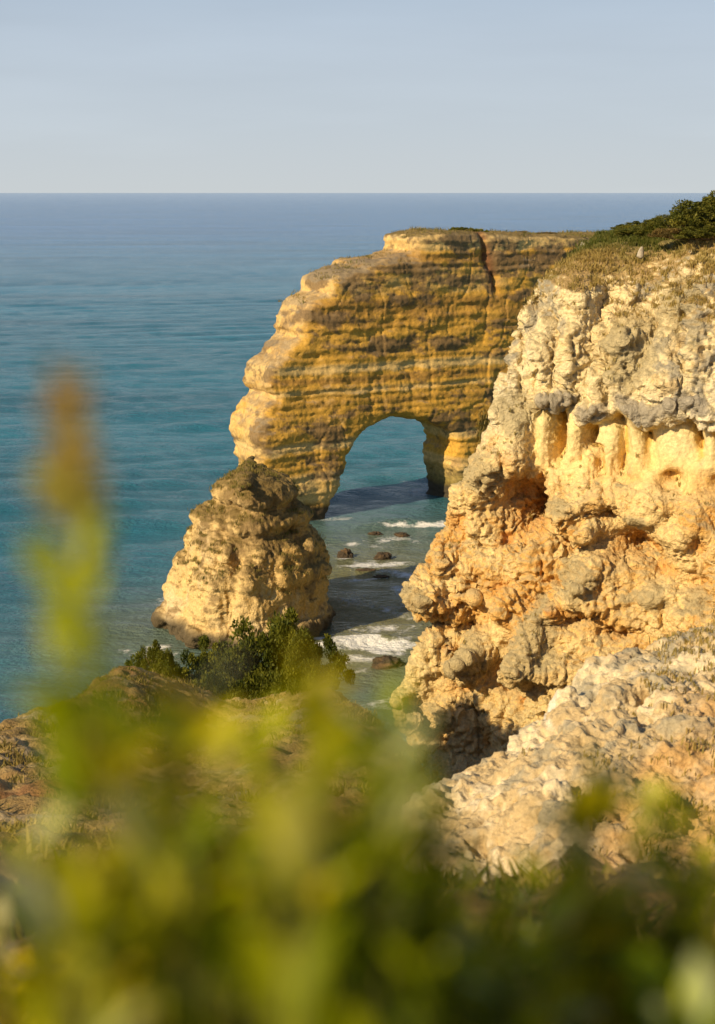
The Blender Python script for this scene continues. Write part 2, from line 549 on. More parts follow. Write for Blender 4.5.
TK = 6.5
def build_arch():
    # left outline is the far edge of the end face, so it is traced on the back plane
    back = [(246, 600), (244, 500), (243, 468), (236, 455), (238, 425), (242, 407), (251, 397), (257, 390), (256, 386), (249, 381), (252, 364), (264, 352), (281, 337), (283, 312),
            (292, 297), (307, 290), (309, 280), (325, 272), (343, 268), (344, 260), (368, 256), (391, 252), (392, 237), (402, 234)]
    outer = [arch_pt(x, y, TK * 0.75) for x, y in back]
    outer += [arch_pt(x, y, 0) for x, y in [(440, 233), (500, 235), (560, 238), (600, 240), (760, 236), (760, 640)]]
    hole_l = [(330, 600), (331, 545), (332, 520), (334, 500), (339, 482), (346, 466), (356, 448), (366, 434), (378, 421), (391, 413)]
    hole_r = [(404, 412), (418, 418), (428, 429), (431, 445), (432, 470), (430, 492), (431, 520), (431, 580)]
    hole = [arch_pt(x, y, 0) for x, y in hole_l] + [arch_pt(x, y, TK * 0.8) for x, y in hole_r]
    PG = Poly2D(outer, 0.12, 8, [hole])
    fis = arch_pt(489, 265); fis2 = arch_pt(497, 390)

    def strat(z, x, y):
        zz = z + 0.5 * vnoise(x, y, z * 0, 14) + 0.15 * vnoise(x, y, z * 0, 3)
        a = vnoise(zz * 0, zz * 0 + 3.3, zz, 1.5)
        b = vnoise(zz * 0 + 8.1, zz * 0, zz, 0.62)
        return 0.42 * np.tanh(2.2 * a) + 0.2 * np.tanh(2.5 * b)

    def fn(x, y, z):
        P = (x, y, z)
        s = (x - A0[0]) * AD[0] + (y - A0[1]) * AD[1]
        t = (x - A0[0]) * AB[0] + (y - A0[1]) * AB[1]
        ws = s + 0.45 * fbm(P, 3.0, 3, 0.5, 2.0)
        wz = z + 0.25 * fbm(P, 2.4, 3, 0.5, 12.0)
        d2 = PG(ws, wz)
        st = strat(z, x, y)
        # front surface: swells out to the foot, stepped by the beds
        low = sstep(13, 1, z)
        left = sstep(4, -8, s)
        front = -t - (0.16 * st + 0.7 * fbm(P, 6.0, 2, 0.4, 4.0, 1.6) + 1.0 * low * left + 0.22 * fbm(P, 1.8, 2, 0.5, 6.0, 0.6))
        # vertical fissure
        front = front + 0.8 * np.exp(-((s - fis[0] + 0.3 * (z - fis[1]) - 0.5 * vnoise(z * 0, z * 0 + 3, z, 1.3)) / 0.28) ** 2) * sstep(fis[1] - 3.4, fis[1] - 2.0, z)
        front = front + 1.0 * np.exp(-((s - fis2[0]) / 0.4) ** 2 - ((z - fis2[1]) / 1.5) ** 2)
        bk = t - TK - 0.7 * fbm(P, 5, 2, 0.5, 15) - 0.4 * st - 9 * sstep(14, 36, s)
        d = smax(smax(d2 - 0.42 * st, bk, 0.5), front, 1.0)
        # undercut at the waterline
        d = d + 0.2 * np.exp(-((z - 0.7) / 0.9) ** 2)
        return d * 0.8

    me = sdf_mesh('sea_arch', (-18, 122, -1.5), (42, 168, 29), 0.3, fn,
                  cull=lambda c: (c[:, 2] > -1.3), levels=1)
    V = get_co(me).astype(float); Nn = get_no(me)
    P = (V[:, 0], V[:, 1], V[:, 2])
    st = strat(V[:, 2], V[:, 0], V[:, 1])
    horiz = 1 - np.abs(Nn[:, 2])
    disp = 0.13 * ridged(P, 2.0, 4, 0.62, 1.0, 0.32) + 0.06 * ridged(P, 0.6, 2, 0.6, 2.0, 0.45) - 0.09 * np.exp(-(vnoise(P[0], P[1], P[2] / 2.0, 3.0) / 0.03) ** 2) + 0.05 * fbm(P, 0.55, 2, 0.6, 3.0, 0.6)
    zz = V[:, 2] + 0.12 * vnoise(*P, 2.0)
    disp += 0.06 * horiz * np.tanh(3 * vnoise(zz * 0, zz * 0 + 1.7, zz, 0.3))
    disp -= 0.12 * np.clip(0.45 - worley(P, 0.9, 3.0), 0, 1)
    V2 = V + Nn * disp[:, None]
    set_co(me, V2)
    Nn = get_no(me)
    # colour of the rock
    s = (V[:, 0] - A0[0]) * AD[0] + (V[:, 1] - A0[1]) * AD[1]
    z = V[:, 2]
    big = fbm(P, 7, 3, 0.5, 20.0, 0.5); mid = fbm(P, 1.6, 4, 0.6, 30.0, 0.45); fine = fbm(P, 0.6, 3, 0.6, 33.0, 0.7)
    C = np.tile(np.array(GOLD, np.float32), (len(V), 1))
    C = over(C, OCHRE, np.clip(0.45 + 0.9 * big, 0, 1))
    band = vnoise(zz * 0, zz * 0 + 5.5, zz + 0.3 * mid, 1.0)
    C = over(C, (0.70, 0.50, 0.20), sstep(0.1, 0.7, band + 0.35 * mid) * 0.8)
    C = over(C, (0.34, 0.18, 0.05), sstep(0.15, 0.6, -band + 0.4 * mid) * 0.65)
    # sunlit look of the end towards the open sea put into the colour; crest paler
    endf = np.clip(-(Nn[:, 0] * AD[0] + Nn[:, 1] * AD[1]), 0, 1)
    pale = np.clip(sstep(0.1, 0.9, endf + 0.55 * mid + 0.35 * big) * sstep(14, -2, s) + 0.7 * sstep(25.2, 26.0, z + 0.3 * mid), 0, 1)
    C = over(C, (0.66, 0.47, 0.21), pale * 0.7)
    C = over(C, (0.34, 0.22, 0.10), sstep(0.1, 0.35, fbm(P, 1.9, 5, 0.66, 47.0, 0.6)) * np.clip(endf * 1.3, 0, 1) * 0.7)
    # grey lichen
    g = fbm(P, 3.2, 6, 0.7, 41.0, 0.45) + 0.04
    gm = sstep(0.12, 0.34, g + 0.12 * fine + 0.12 * sstep(12, 24, z))
    for (px, py, rx, rz, am) in [(420, 300, 4.2, 1.6, .30), (395, 350, 3.5, 1.3, .3), (430, 268, 5, .8, .3), (300, 300, 1.4, 2.2, .3), (530, 262, 3.5, 1.2, .4), (440, 240, 3, .7, .3), (270, 375, 2.2, 1.3, .3), (490, 270, .6, 3, .5), (445, 345, 3, 1.0, .25), (520, 290, 3, .6, .2)]:
        c = arch_pt(px, py)
        gm = np.maximum(gm, sstep(0.12, 0.34, g * 0.9 + 0.2 * fine + am * np.exp(-((s - c[0]) / rx) ** 2 - ((z - c[1]) / rz) ** 2) + 0.0))
    C = over(C, (0.185, 0.125, 0.065), gm * 0.85)
    C = over(C, (0.27, 0.23, 0.16), sstep(0.35, 0.75, Nn[:, 2] + 0.35 * mid) * 0.55)
    C = over(C, SCRUB, sstep(0.5, 0.8, Nn[:, 2] + 0.4 * mid) * sstep(24.6, 25.6, z) * 0.8)
    C = over(C, (0.20, 0.07, 0.03), 0.8 * np.exp(-((s - fis[0] + 0.3 * (z - fis[1])) / 0.5) ** 2) * sstep(fis[1] - 3, fis[1] - 2, z) * 0.8)
    # weed and wet at the foot
    C = over(C, (0.12, 0.115, 0.03), sstep(4.2, 1.6, z + 0.9 * mid) * sstep(11, 14, s) * 0.8)
    C = over(C, WET, sstep(1.9, 1.0, z + 0.35 * mid) * 0.93)
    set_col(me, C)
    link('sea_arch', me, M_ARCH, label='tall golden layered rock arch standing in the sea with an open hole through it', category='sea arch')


build_arch()


# ------------------------------------------------------------------ sea stack in front of the arch
def build_stack():
    Y0 = 97.0
    prof = [(160, 660), (166, 628), (170, 600), (173, 580), (180, 562), (192, 548), (194, 532), (207, 515), (219, 496), (231, 481), (246, 472),
            (262, 474), (279, 482), (292, 497), (303, 513), (311, 530), (318, 548), (321, 566), (321, 600), (319, 625), (317, 640)]
    pts = [at(x, y, Y0) for x, y in prof]
    zl = np.array([p[2] for p in pts[:11]]); xl = np.array([p[0] for p in pts[:11]])
    zr = np.array([p[2] for p in pts[10:]]); xr = np.array([p[0] for p in pts[10:]])
    zr2, xr2 = zr[::-1], xr[::-1]
    ztop = pts[10][2]

    def fn(x, y, z):
        P = (x, y, z)
        L_ = np.interp(z, zl, xl); R_ = np.interp(z, zr2, xr2)
        c = (L_ + R_) / 2; hw = np.maximum((R_ - L_) / 2, 0.15)
        wx = x + 0.55 * fbm(P, 3.2, 3, 0.5, 51)
        wy = y + 0.9 * fbm(P, 3.4, 3, 0.5, 57)
        hd = 0.95 * hw + 1.2
        # a prow towards the viewer splits a seaward (left) and a cove (right) side
        ax = (wx - c) / hw; ay = (wy - Y0) / hd
        q = (np.abs(ax) ** 1.5 + np.abs(ay) ** 1.5) ** (1 / 1.5)
        d = (q - 1) * np.minimum(hw, hd)
        d = smax(d, z - ztop + 0.25 * (x - pts[10][0]) ** 2 * 0.1, 0.6)
        d = d - 0.75 * ridged(P, 3.0, 3, 0.6, 61, 1.5) * sstep(ztop + 0.5, ztop - 2, z) + 0.12 * np.clip(0.6 - worley(P, 1.9, 7.0), 0, 1) - 0.15
        # overhanging shelf near the top left, gully down the middle
        g = (x - (-7.4 - 0.12 * (11 - z)))
        d = d + 0.5 * np.exp(-(g / 0.5) ** 2) * sstep(12, 4, z)
        st = vnoise(z * 0, z * 0 + 71, z + 0.3 * vnoise(x, y, z, 4), 0.9)
        d = d - 0.38 * np.tanh(2.5 * st) + 0.22 * np.exp(-(vnoise(x, y, z / 2.5, 2.6) / 0.07) ** 2)
        return d * 0.75

    me = sdf_mesh('sea_stack', (-20, 88, -1.5), (1, 106, 13), 0.22, fn, cull=lambda c: c[:, 2] > -1.3, levels=1)
    V = get_co(me).astype(float); Nn = get_no(me)
    P = (V[:, 0], V[:, 1], V[:, 2])
    disp = 0.20 * ridged(P, 1.3, 4, 0.65, 65, 0.7) + 0.14 * ridged(P, 0.4, 2, 0.6, 67) - 0.35 * np.clip(0.42 - worley(P, 0.8, 5.0), 0, 1)
    set_co(me, V + Nn * disp[:, None]); Nn = get_no(me)
    z = V[:, 2]
    big = fbm(P, 5, 3, 0.5, 70); mid = fbm(P, 1.2, 4, 0.62, 73); fine = fbm(P, 0.4, 3, 0.6, 75)
    C = np.tile(np.array((0.76, 0.54, 0.23), np.float32), (len(V), 1))
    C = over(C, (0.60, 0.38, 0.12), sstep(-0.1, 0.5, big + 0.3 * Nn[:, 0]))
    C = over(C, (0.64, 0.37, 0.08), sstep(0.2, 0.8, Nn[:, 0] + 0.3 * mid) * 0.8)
    C = over(C, PALE, sstep(0.1, 0.5, -big + 0.4 * mid) * 0.35)
    up = Nn[:, 2] + 0.5 * mid
    C = over(C, (0.34, 0.23, 0.09), sstep(0.1, 0.55, up + 0.10 * (z - 6)) * 0.7)
    xs = (V[:, 0] + 7.0) / 3.2
    C = over(C, (0.25, 0.165, 0.07), sstep(0.0, 0.3, mid * 0.9 + 0.55 * np.exp(-xs ** 2) * sstep(4, 8, z) - 0.15 + 0.3 * fine) * 0.8)
    C = over(C, SCRUB, sstep(0.4, 0.7, up + 0.6 * big + 0.05 * (z - 8)) * 0.7)
    C = over(C, WET, sstep(1.5, 0.8, z + 0.3 * mid) * 0.9)
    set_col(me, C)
    link('sea_stack', me, M_CLIFF, label='blunt cone of cream and brown rock rising from the water in front of the arch', category='sea stack')


build_stack()

# ------------------------------------------------------------------ the big cliff on the right
N0 = np.array([3.0, 68.0])
NA = np.array([-0.55, -0.835]); NA = NA / np.linalg.norm(NA)      # out of the face
UA = np.array([-NA[1], NA[0]])                                    # along the face, to the right
W0Z = np.array([-2, 4, 9, 14, 18, 21.5, 24, 27, 29.5]); W0V = np.array([1.6, 1.2, 0.9, 0.3, 0.0, -0.4, -1.2, -2.4, -5.0])


def cl(px, py, dw=0.0):
    """point of the cliff face seen at a pixel -> (u, z) on the face"""
    d = ray(px, py); w_ = 0.0
    for _ in range(8):
        k = ((N0 + NA * (w_ + dw)) @ NA - CAM[:2] @ NA) / (d[0] * NA[0] + d[1] * NA[1])
        p = CAM + d * k
        w_ = float(np.interp(p[2], W0Z, W0V))
    return float((p[:2] - N0) @ UA), float(p[2])


# features traced on the face: (px, py, radius along px, radius along py, depth m (+out), squareness)
FEAT = [
    # big amber cave and its neighbours
    (520, 512, 24, 30, -3.6, 2), (538, 488, 12, 16, -0.9, 2), (560, 545, 12, 14, -1.3, 2), (500, 545, 9, 12, -0.9, 2), (510, 480, 16, 10, -1.0, 2),
    (458, 520, 11, 14, -0.9, 2), (441, 540, 7, 12, -0.6, 2),
    (628, 548, 24, 17, -2.4, 2), (660, 572, 13, 10, -1.0, 2), (610, 515, 10, 7, -0.7, 2), (690, 585, 12, 10, -1.1, 2), (700, 545, 9, 12, -0.7, 2),
    (505, 588, 12, 9, -0.9, 2), (540, 600, 12, 8, -1.0, 2), (580, 612, 14, 9, -1.1, 2), (612, 632, 10, 8, -1.2, 2),
    (463, 629, 20, 6, -1.3, 2), (432, 622, 12, 5, -0.9, 2), (450, 648, 10, 6, -0.7, 2),
    (500, 680, 14, 20, -3.0, 2), (512, 648, 12, 9, -0.9, 2), (520, 700, 7, 8, -0.9, 2), (455, 690, 14, 10, -0.7, 2), (470, 715, 16, 6, -1.0, 2),
    (440, 745, 7, 14, -0.8, 2), (425, 770, 7, 12, -0.8, 2), (480, 745, 7, 16, -0.9, 2), (415, 715, 8, 6, -0.5, 2),
    # grey spurs running down to the left, shoulders
    (600, 560, 12, 16, 1.1, 2), (585, 585, 16, 14, 1.3, 2), (560, 605, 16, 12, 1.1, 2), (650, 600, 20, 12, 0.9, 2), (690, 615, 16, 10, 0.7, 2),
    (540, 640, 16, 26, 1.4, 2), (528, 670, 10, 26, 1.1, 2), (560, 660, 22, 20, 0.8, 2), (480, 650, 14, 26, 1.1, 2), (468, 670, 12, 20, 0.8, 2),
    (430, 592, 20, 16, 1.2, 2), (455, 600, 16, 12, 0.7, 2), (480, 565, 14, 26, 0.6, 2), (640, 520, 14, 9, 0.7, 2), (575, 505, 14, 12, 0.7, 2),
    (515, 610, 10, 14, 0.6, 2), (415, 690, 14, 10, 0.8, 2), (435, 715, 16, 8, 0.7, 2), (600, 600, 24, 10, 0.8, 2),
    (590, 533, 16, 10, 0.7, 2), (490, 470, 22, 24, 0.9, 2), (470, 500, 14, 18, 0.7, 2), (520, 445, 16, 30, 0.6, 2),
    # gullies and ribs of the pale upper wall
    (597, 330, 5, 42, -1.0, 2), (612, 385, 5, 26, -1.1, 2), (560, 350, 5, 34, -0.6, 2), (535, 380, 8, 10, -0.6, 2), (575, 400, 4, 20, -0.9, 2), (652, 340, 6, 40, -0.9, 2),
    (690, 345, 6, 30, -0.7, 2), (640, 300, 8, 18, -0.6, 2), (515, 330, 8, 14, -0.4, 2), (540, 310, 5, 20, -0.6, 2),
    (625, 350, 9, 34, 0.8, 2), (582, 330, 9, 36, 0.7, 2), (545, 350, 10, 26, 0.5, 2), (670, 370, 12, 24, 0.8, 2), (705, 330, 12, 50, 0.9, 2), (590, 285, 12, 20, 0.8, 2), (572, 300, 7, 24, 0.6, 2),
    (500, 410, 12, 12, 0.6, 2), (498, 440, 4, 14, -0.9, 2), (492, 405, 5, 14, -0.6, 2),
]
# pillars of the weathered band: px centre, half width px, top, bottom
COLS = [(541, 8, 414, 470), (571, 12.5, 412, 478), (604, 10, 416, 440), (609, 9, 436, 500), (588, 8, 455, 520), (632, 10, 416, 478), (668, 24, 417, 470), (708, 9, 420, 470), (647, 12, 470, 500), (560, 12, 480, 510), (610, 15, 480, 515), (690, 14, 478, 520), (500, 9, 392, 425), (508, 10, 395, 425)]
CAPS = [(557, 20, 403, 8), (600, 15, 409, 9), (640, 20, 404, 8), (668, 24, 411, 9), (704, 14, 399, 7)]


def cliff_disp(u, z):
    w_ = np.interp(z, W0Z, W0V)
    K = 62.0 / F_PX
    cave = np.zeros_like(u)
    for (px, py, rx, ry, h, q) in FEAT:
        c = cl(px, py)
        ax = rx * K / 0.86; az = ry * K
        # spurs lean down to the left
        dz = z - c[1]; du = u - c[0]
        if h > 0 and q == 2 and py > 500: du = du - 0.55 * dz
        e = np.exp(-((du / ax) ** 2 + (dz / az) ** 2) ** 1.25)
        w_ = w_ + h * e
        if h < 0: cave = np.maximum(cave, e * min(1, -h / 1.0))
    # band of soft yellow rock between hard caps
    zt = cl(600, 413)[1]; zb = cl(600, 476)[1]; ul = cl(528, 440)[0]
    zt = zt + 0.35 * np.sin(u * 1.9 + 1) + 0.2 * np.sin(u * 4.3)
    band = sstep(zt + 0.1, zt - 0.25, z) * sstep(zb - 1.2, zb + 0.6, z) * sstep(ul - 0.3, ul + 0.6, u)
    rec = -2.1 * (0.5 + 0.5 * sstep(zb - 0.5, (zt + zb) / 2 + 0.3, z))
    colw = np.full_like(u, -9.0)
    for (px, hw, y0, y1) in COLS:
        c = cl(px, (y0 + y1) / 2); r = hw * K / 0.86 * 0.92
        zt_ = cl(px, y0 - 6 + 9 * math.sin(px * 1.7))[1]; zb_ = cl(px, y1 + 6 * math.sin(px * 2.3))[1]
        dz = (z - (zt_ + zb_) / 2) / (zt_ - zb_)
        rr = r * (1 + 0.35 * sstep(0.05, 0.5, -dz) + 0.2 * sstep(0.2, 0.5, dz))
        du = u - c[0] + 0.25 * dz
        prof = np.clip(1 - (du / rr) ** 2, 0, 1) ** 0.5 * 1.5
        inside = sstep(0.62, 0.46, np.abs(dz))
        colw = np.maximum(colw, np.where(np.abs(du) < rr, (-1.6 + prof) * inside + 0.08 + rec * (1 - inside), -9))
    sink = np.maximum(np.maximum(colw, rec), rec)
    w_ = w_ + band * sink
    capm = np.zeros_like(u)
    for (px, hw, py, hh) in CAPS:
        c = cl(px, py)
        e = np.exp(-(((u - c[0]) / (hw * K / 0.86)) ** 4 + ((z - c[1] + 0.25 * np.sin(u * 2.3)) / (hh * K)) ** 4))
        capm = np.maximum(capm, e)
    w_ = w_ + 0.45 * capm
    return w_, cave, band, capm


def build_cliff():
    lead = [(536, 255), (533, 280), (524, 298), (508, 318), (501, 334), (499, 352), (500, 368), (490, 378), (489, 412), (492, 420), (478, 440), (468, 466), (462, 482), (447, 502),
            (439, 520), (434, 540), (421, 560), (409, 578), (407, 594), (411, 604), (424, 612), (427, 622), (421, 636), (414, 652), (401, 672), (395, 688), (396, 705), (399, 720), (404, 745), (409, 770), (420, 800), (430, 900)]
    left = [cl(x, y) for x, y in lead]
    # widen/narrow along the face only; the rest of the outline is the land
    poly = [(u + 0.45, z) for u, z in left] + [(left[-1][0], -4), (40, -4), (40, 40), (left[0][0], 40)]
    PG = Poly2D(poly, 0.1, 6)
    # land surface: rises from the rim to the skyline
    def top(x, y, u, w_):
        back = np.clip(-w_ - 2.2, 0, 60)
        rim = np.interp(u, [3.9, 4.6, 5.5, 6.2, 7.4, 8.4, 10.3, 11.5, 12.8, 14, 20, 30], [24.2, 25.2, 26.0, 26.4, 26.6, 25.9, 25.4, 26.1, 27.1, 27.5, 27.9, 28.2])
        sky_ = np.interp(u, [3, 4.4, 5.5, 7.3, 9, 10.7, 13, 22, 40], [26.6, 27.3, 28.2, 28.5, 28.9, 29.5, 29.7, 29.5, 29.3])
        return rim + (np.maximum(sky_, rim) - rim) * (1 - np.exp(-back / 4.2)) * 1.05 + 0.3 * vnoise(x, y, x * 0, 4)

    def fn(x, y, z):
        P = (x, y, z)
        u = (x - N0[0]) * UA[0] + (y - N0[1]) * UA[1]
        w_ = (x - N0[0]) * NA[0] + (y - N0[1]) * NA[1]
        n1 = fbm(P, 2.2, 3, 0.55, 81); n2 = fbm(P, 2.4, 3, 0.55, 87)
        n3 = vnoise(x, y, z, 0.9)
        uu = u + 0.42 * n1 + 0.16 * n3; zz = z + 0.3 * n2 + 0.08 * n3
        f, cave, band, capm = cliff_disp(uu.ravel(), zz.ravel())
        dp = PG(u + 0.4 * fbm(P, 1.6, 3, 0.6, 83) - 0.1, z + 0.2 * n2)
        rough = 0.95 * ridged(P, 4.2, 2, 0.5, 91) + 0.55 * fbm(P, 1.7, 3, 0.55, 95) - 0.5 * np.clip(0.6 - worley(P, 2.1, 4.0), 0, 1) + 0.2 * np.tanh(3 * vnoise(x * 0 + 3, x * 0, z + 0.5 * vnoise(x, y, z, 5), 0.95)) - 0.45 * np.exp(-(vnoise(x, y, z / 2.6, 2.4) / 0.06) ** 2) + 0.15 * (0.5 - worley((x, y, z * 0.8), 1.3, 8.0)) * sstep(-0.1, 0.3, fbm(P, 3.0, 2, 0.5, 99))
        face = (w_ - f) - rough * (1 - 0.82 * band)
        # the land behind the rim narrows into the arch promontory
        tp = z - top(x, y, u, w_) - 0.15 * n1
        d = smax(face, dp * 0.95 - 0.2, 0.9)
        d = smax(d, tp, 0.7)
        back = -w_ - 26 + 0 * u
        d = np.maximum(d, back)
        return d * 0.7

    # box in (x,y); the mesh is clipped to what stands in front of the inland side
    me = sdf_mesh('cliff', (-2, 38, -1), (44, 96, 31), 0.26, fn,
                  cull=lambda c: (((c[:, 0] - N0[0]) * NA[0] + (c[:, 1] - N0[1]) * NA[1]) > -25) & (c[:, 2] > -0.8) & (c[:, 0] < 43.5) & (c[:, 1] > 38.5), levels=2)
    V = get_co(me).astype(float); Nn = get_no(me)
    P = (V[:, 0], V[:, 1], V[:, 2])
    u = (V[:, 0] - N0[0]) * UA[0] + (V[:, 1] - N0[1]) * UA[1]
    w_ = (V[:, 0] - N0[0]) * NA[0] + (V[:, 1] - N0[1]) * NA[1]
    f, cave, band, capm = cliff_disp(u, V[:, 2])
    topm = sstep(0.55, 0.8, Nn[:, 2]) * sstep(24.5, 26, V[:, 2])
    calm = (1 - 0.72 * band * (1 - capm)) * (0.5 + 0.7 * sstep(-0.35, 0.3, fbm(P, 2.6, 3, 0.55, 113)))
    wo = worley(P, 0.7, 2.0); wo2 = worley(P, 0.3, 9.0)
    disp = (0.30 * ridged(P, 1.25, 3, 0.6, 101) - 0.22 * np.exp(-(vnoise(P[0], P[1], P[2] / 1.8, 0.9) / 0.07) ** 2) + 0.12 * (0.5 - worley(P, 0.55, 12.0)) * sstep(-0.2, 0.2, fbm(P, 2.0, 2, 0.5, 109)) + 0.22 * ridged(P, 0.45, 3, 0.65, 103) + 0.12 * ridged(P, 0.21, 2, 0.6, 105)
            - 0.45 * np.clip(0.45 - wo, 0, 1) * (0.5 + 0.9 * sstep(-0.2, 0.4, fbm(P, 3, 2, 0.5, 107))) - 0.40 * np.clip(0.5 - wo2, 0, 1) - 0.16 * np.clip(0.5 - worley(P, 0.17, 6.0), 0, 1))
    disp = disp * calm * (1 - 0.75 * topm) + 0.14 * capm * ridged(P, 0.5, 2, 0.5, 111)
    set_co(me, V + Nn * disp[:, None]); Nn = get_no(me)
    V = get_co(me).astype(float); P = (V[:, 0], V[:, 1], V[:, 2]); z = V[:, 2]
    big = fbm(P, 5.5, 3, 0.5, 120); mid = fbm(P, 1.3, 4, 0.62, 123); fine = fbm(P, 0.35, 3, 0.65, 125)
    up = Nn[:, 2] + 0.35 * mid
    C = np.tile(np.array((0.84, 0.68, 0.38), np.float32), (len(V), 1))
    C = over(C, (0.84, 0.75, 0.54), sstep(-0.1, 0.4, big + 0.6 * mid) * 0.7)
    C = over(C, (0.62, 0.44, 0.18), sstep(0.1, 0.55, -big + 0.5 * mid) * 0.5 * sstep(27, 20, z))
    # yellow band
    C = over(C, (0.80, 0.64, 0.30), band * 0.8)
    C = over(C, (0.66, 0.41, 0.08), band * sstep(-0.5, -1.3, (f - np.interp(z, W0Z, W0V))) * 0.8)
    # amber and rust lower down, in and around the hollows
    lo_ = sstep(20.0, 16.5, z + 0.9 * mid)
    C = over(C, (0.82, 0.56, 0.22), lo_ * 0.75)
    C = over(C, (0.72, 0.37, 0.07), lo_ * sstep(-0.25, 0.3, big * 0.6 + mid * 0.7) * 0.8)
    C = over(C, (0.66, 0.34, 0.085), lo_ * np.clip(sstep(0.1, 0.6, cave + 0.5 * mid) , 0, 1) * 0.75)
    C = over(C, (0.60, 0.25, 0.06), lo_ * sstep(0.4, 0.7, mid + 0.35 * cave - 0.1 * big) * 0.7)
    C = over(C, (0.84, 0.62, 0.28), lo_ * sstep(0.1, 0.4, -mid - 0.3 * big) * 0.5)
    C = over(C, (0.74, 0.60, 0.30), sstep(10.5, 8.0, z + 0.8 * mid) * (1 - cave) * 0.6)
    # grey lichen skin on caps and everything facing up
    gl = sstep(0.22, 0.62, up + 0.18 * fine) * (1 - cave * 0.8)
    C = over(C, (0.43, 0.35, 0.19), gl * 0.7 * (1 - band * (1 - capm)))
    g2 = sstep(0.02, 0.24, fbm((P[0], P[1], P[2] * 0.6), 1.8, 6, 0.7, 131) + 0.15 * fine) * sstep(20.5, 22, z + mid)
    C = over(C, (0.25, 0.235, 0.195), g2 * 0.75)
    C = over(C, (0.62, 0.42, 0.16), sstep(0.15, 0.4, fbm(P, 1.4, 4, 0.65, 139)) * sstep(20.5, 22, z) * 0.55)
    C = over(C, (0.32, 0.28, 0.215), sstep(0.2, 0.7, capm * 0.9 + 0.5 * mid + 0.3 * fine) * 0.85)
    for (px, py, rx, ry, am) in [(490, 470, 26, 22, .5), (585, 575, 24, 18, .7), (545, 640, 20, 34, .7), (478, 655, 16, 24, .6), (430, 590, 20, 12, .5), (640, 520, 14, 7, .5), (650, 600, 26, 12, .4), (565, 505, 18, 10, .5), (640, 350, 30, 40, .35), (520, 410, 22, 24, .3), (700, 600, 20, 12, .4), (545, 600, 12, 10, .4), (690, 300, 26, 30, .35)]:
        c = cl(px, py); K = 62 / F_PX
        e = np.exp(-((u - c[0]) / (rx * K)) ** 2 - ((z - c[1]) / (ry * K)) ** 2)
        C = over(C, (0.40, 0.33, 0.18), sstep(0.25, 0.6, e * (0.6 + am) + 0.45 * fbm(P, 0.8, 3, 0.6, 133) + 0.15 * Nn[:, 2]) * 0.72)
    # earth and dry grass on the land
    tm = sstep(0.35, 0.75, Nn[:, 2] + 0.25 * mid) * sstep(23.8, 25.2, z + 0.5 * mid)
    C = over(C, (0.42, 0.28, 0.11), tm * 0.9)
    C = over(C, (0.24, 0.21, 0.06), tm * sstep(-0.1, 0.3, mid + 0.2 * big) * 0.7)
    C = over(C, (0.11, 0.12, 0.025), tm * sstep(-4.5, -7.5, w_ + 1.5 * mid) * 0.9)
    C = over(C, WET, sstep(1.6, 0.8, z + 0.3 * mid) * 0.9)
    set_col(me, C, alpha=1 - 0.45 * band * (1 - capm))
    return link('cliff', me, M_CLIFF, kind='structure')


cliff_obj = build_cliff()


# ------------------------------------------------------------------ headland under the viewer, and the bluff running out to the stack
EDGE = [(-90, -100), (-60, -40), (-22, -10), (-14, 10), (-12.6, 20), (-11.5, 28), (-10.4, 38), (-10.0, 46), (-9.6, 52), (-8.8, 57), (-7.2, 60.0), (-5, 60.6), (-3.2, 59.6), (-2.1, 57.5), (-0.9, 53.5), (0.0, 49.0),
        (0.7, 44), (1.2, 38), (1.6, 30), (2.1, 24), (2.7, 21), (4.6, 22.6), (8, 24.5), (30, 32), (110, 60), (110, -100)]
EP = Poly2D(EDGE, 0.25, 30)


def land_z(x, y):
    x = np.asarray(x, float); y = np.asarray(y, float)
    T = np.interp(y, [-40, 0, 3, 6, 12, 22, 28, 40, 50, 58, 70], [29.0, 28.35, 28.0, 26.7, 23.7, 19.3, 17.5, 14.0, 11.5, 9.4, 8.0])
    T = T - 0.9 * sstep(-1, 1, x) * sstep(7, 9.5, y) * sstep(26, 20, y) + 0.25 * np.clip((x - 8) / 10, 0, 1) * 10 * sstep(14, 30, y)
    # the bluff is humped along its seaward side
    T = T + 0.9 * np.exp(-((x + 8.6) / 1.8) ** 2 - ((y - 50) / 4.5) ** 2) + 0.7 * np.exp(-((x + 9.2) / 1.7) ** 2 - ((y - 39) / 5) ** 2) - 0.8 * np.exp(-((x + 4.5) / 2.2) ** 2) * sstep(22, 34, y)
    P = (x, y, x * 0)
    n = 0.45 * ridged(P, 4.5, 3, 0.55, 201) + 0.22 * fbm(P, 1.6, 3, 0.55, 203)
    T = T + n * sstep(3, 16, y)
    d = EP(x + 0.6 * fbm(P, 4, 3, 0.5, 207), y + 0.6 * fbm(P, 4, 3, 0.5, 209))
    out = np.clip(d, 0, 40)
    rnd = np.clip(1.2 + d, 0, 1.2)
    z = T - 0.35 * rnd ** 2 - 2.2 * out + 0.5 * np.sin(out * 2.6 + n * 3) * sstep(0, 1, out)
    return np.maximum(z, -1.6 + 0.1 * n)


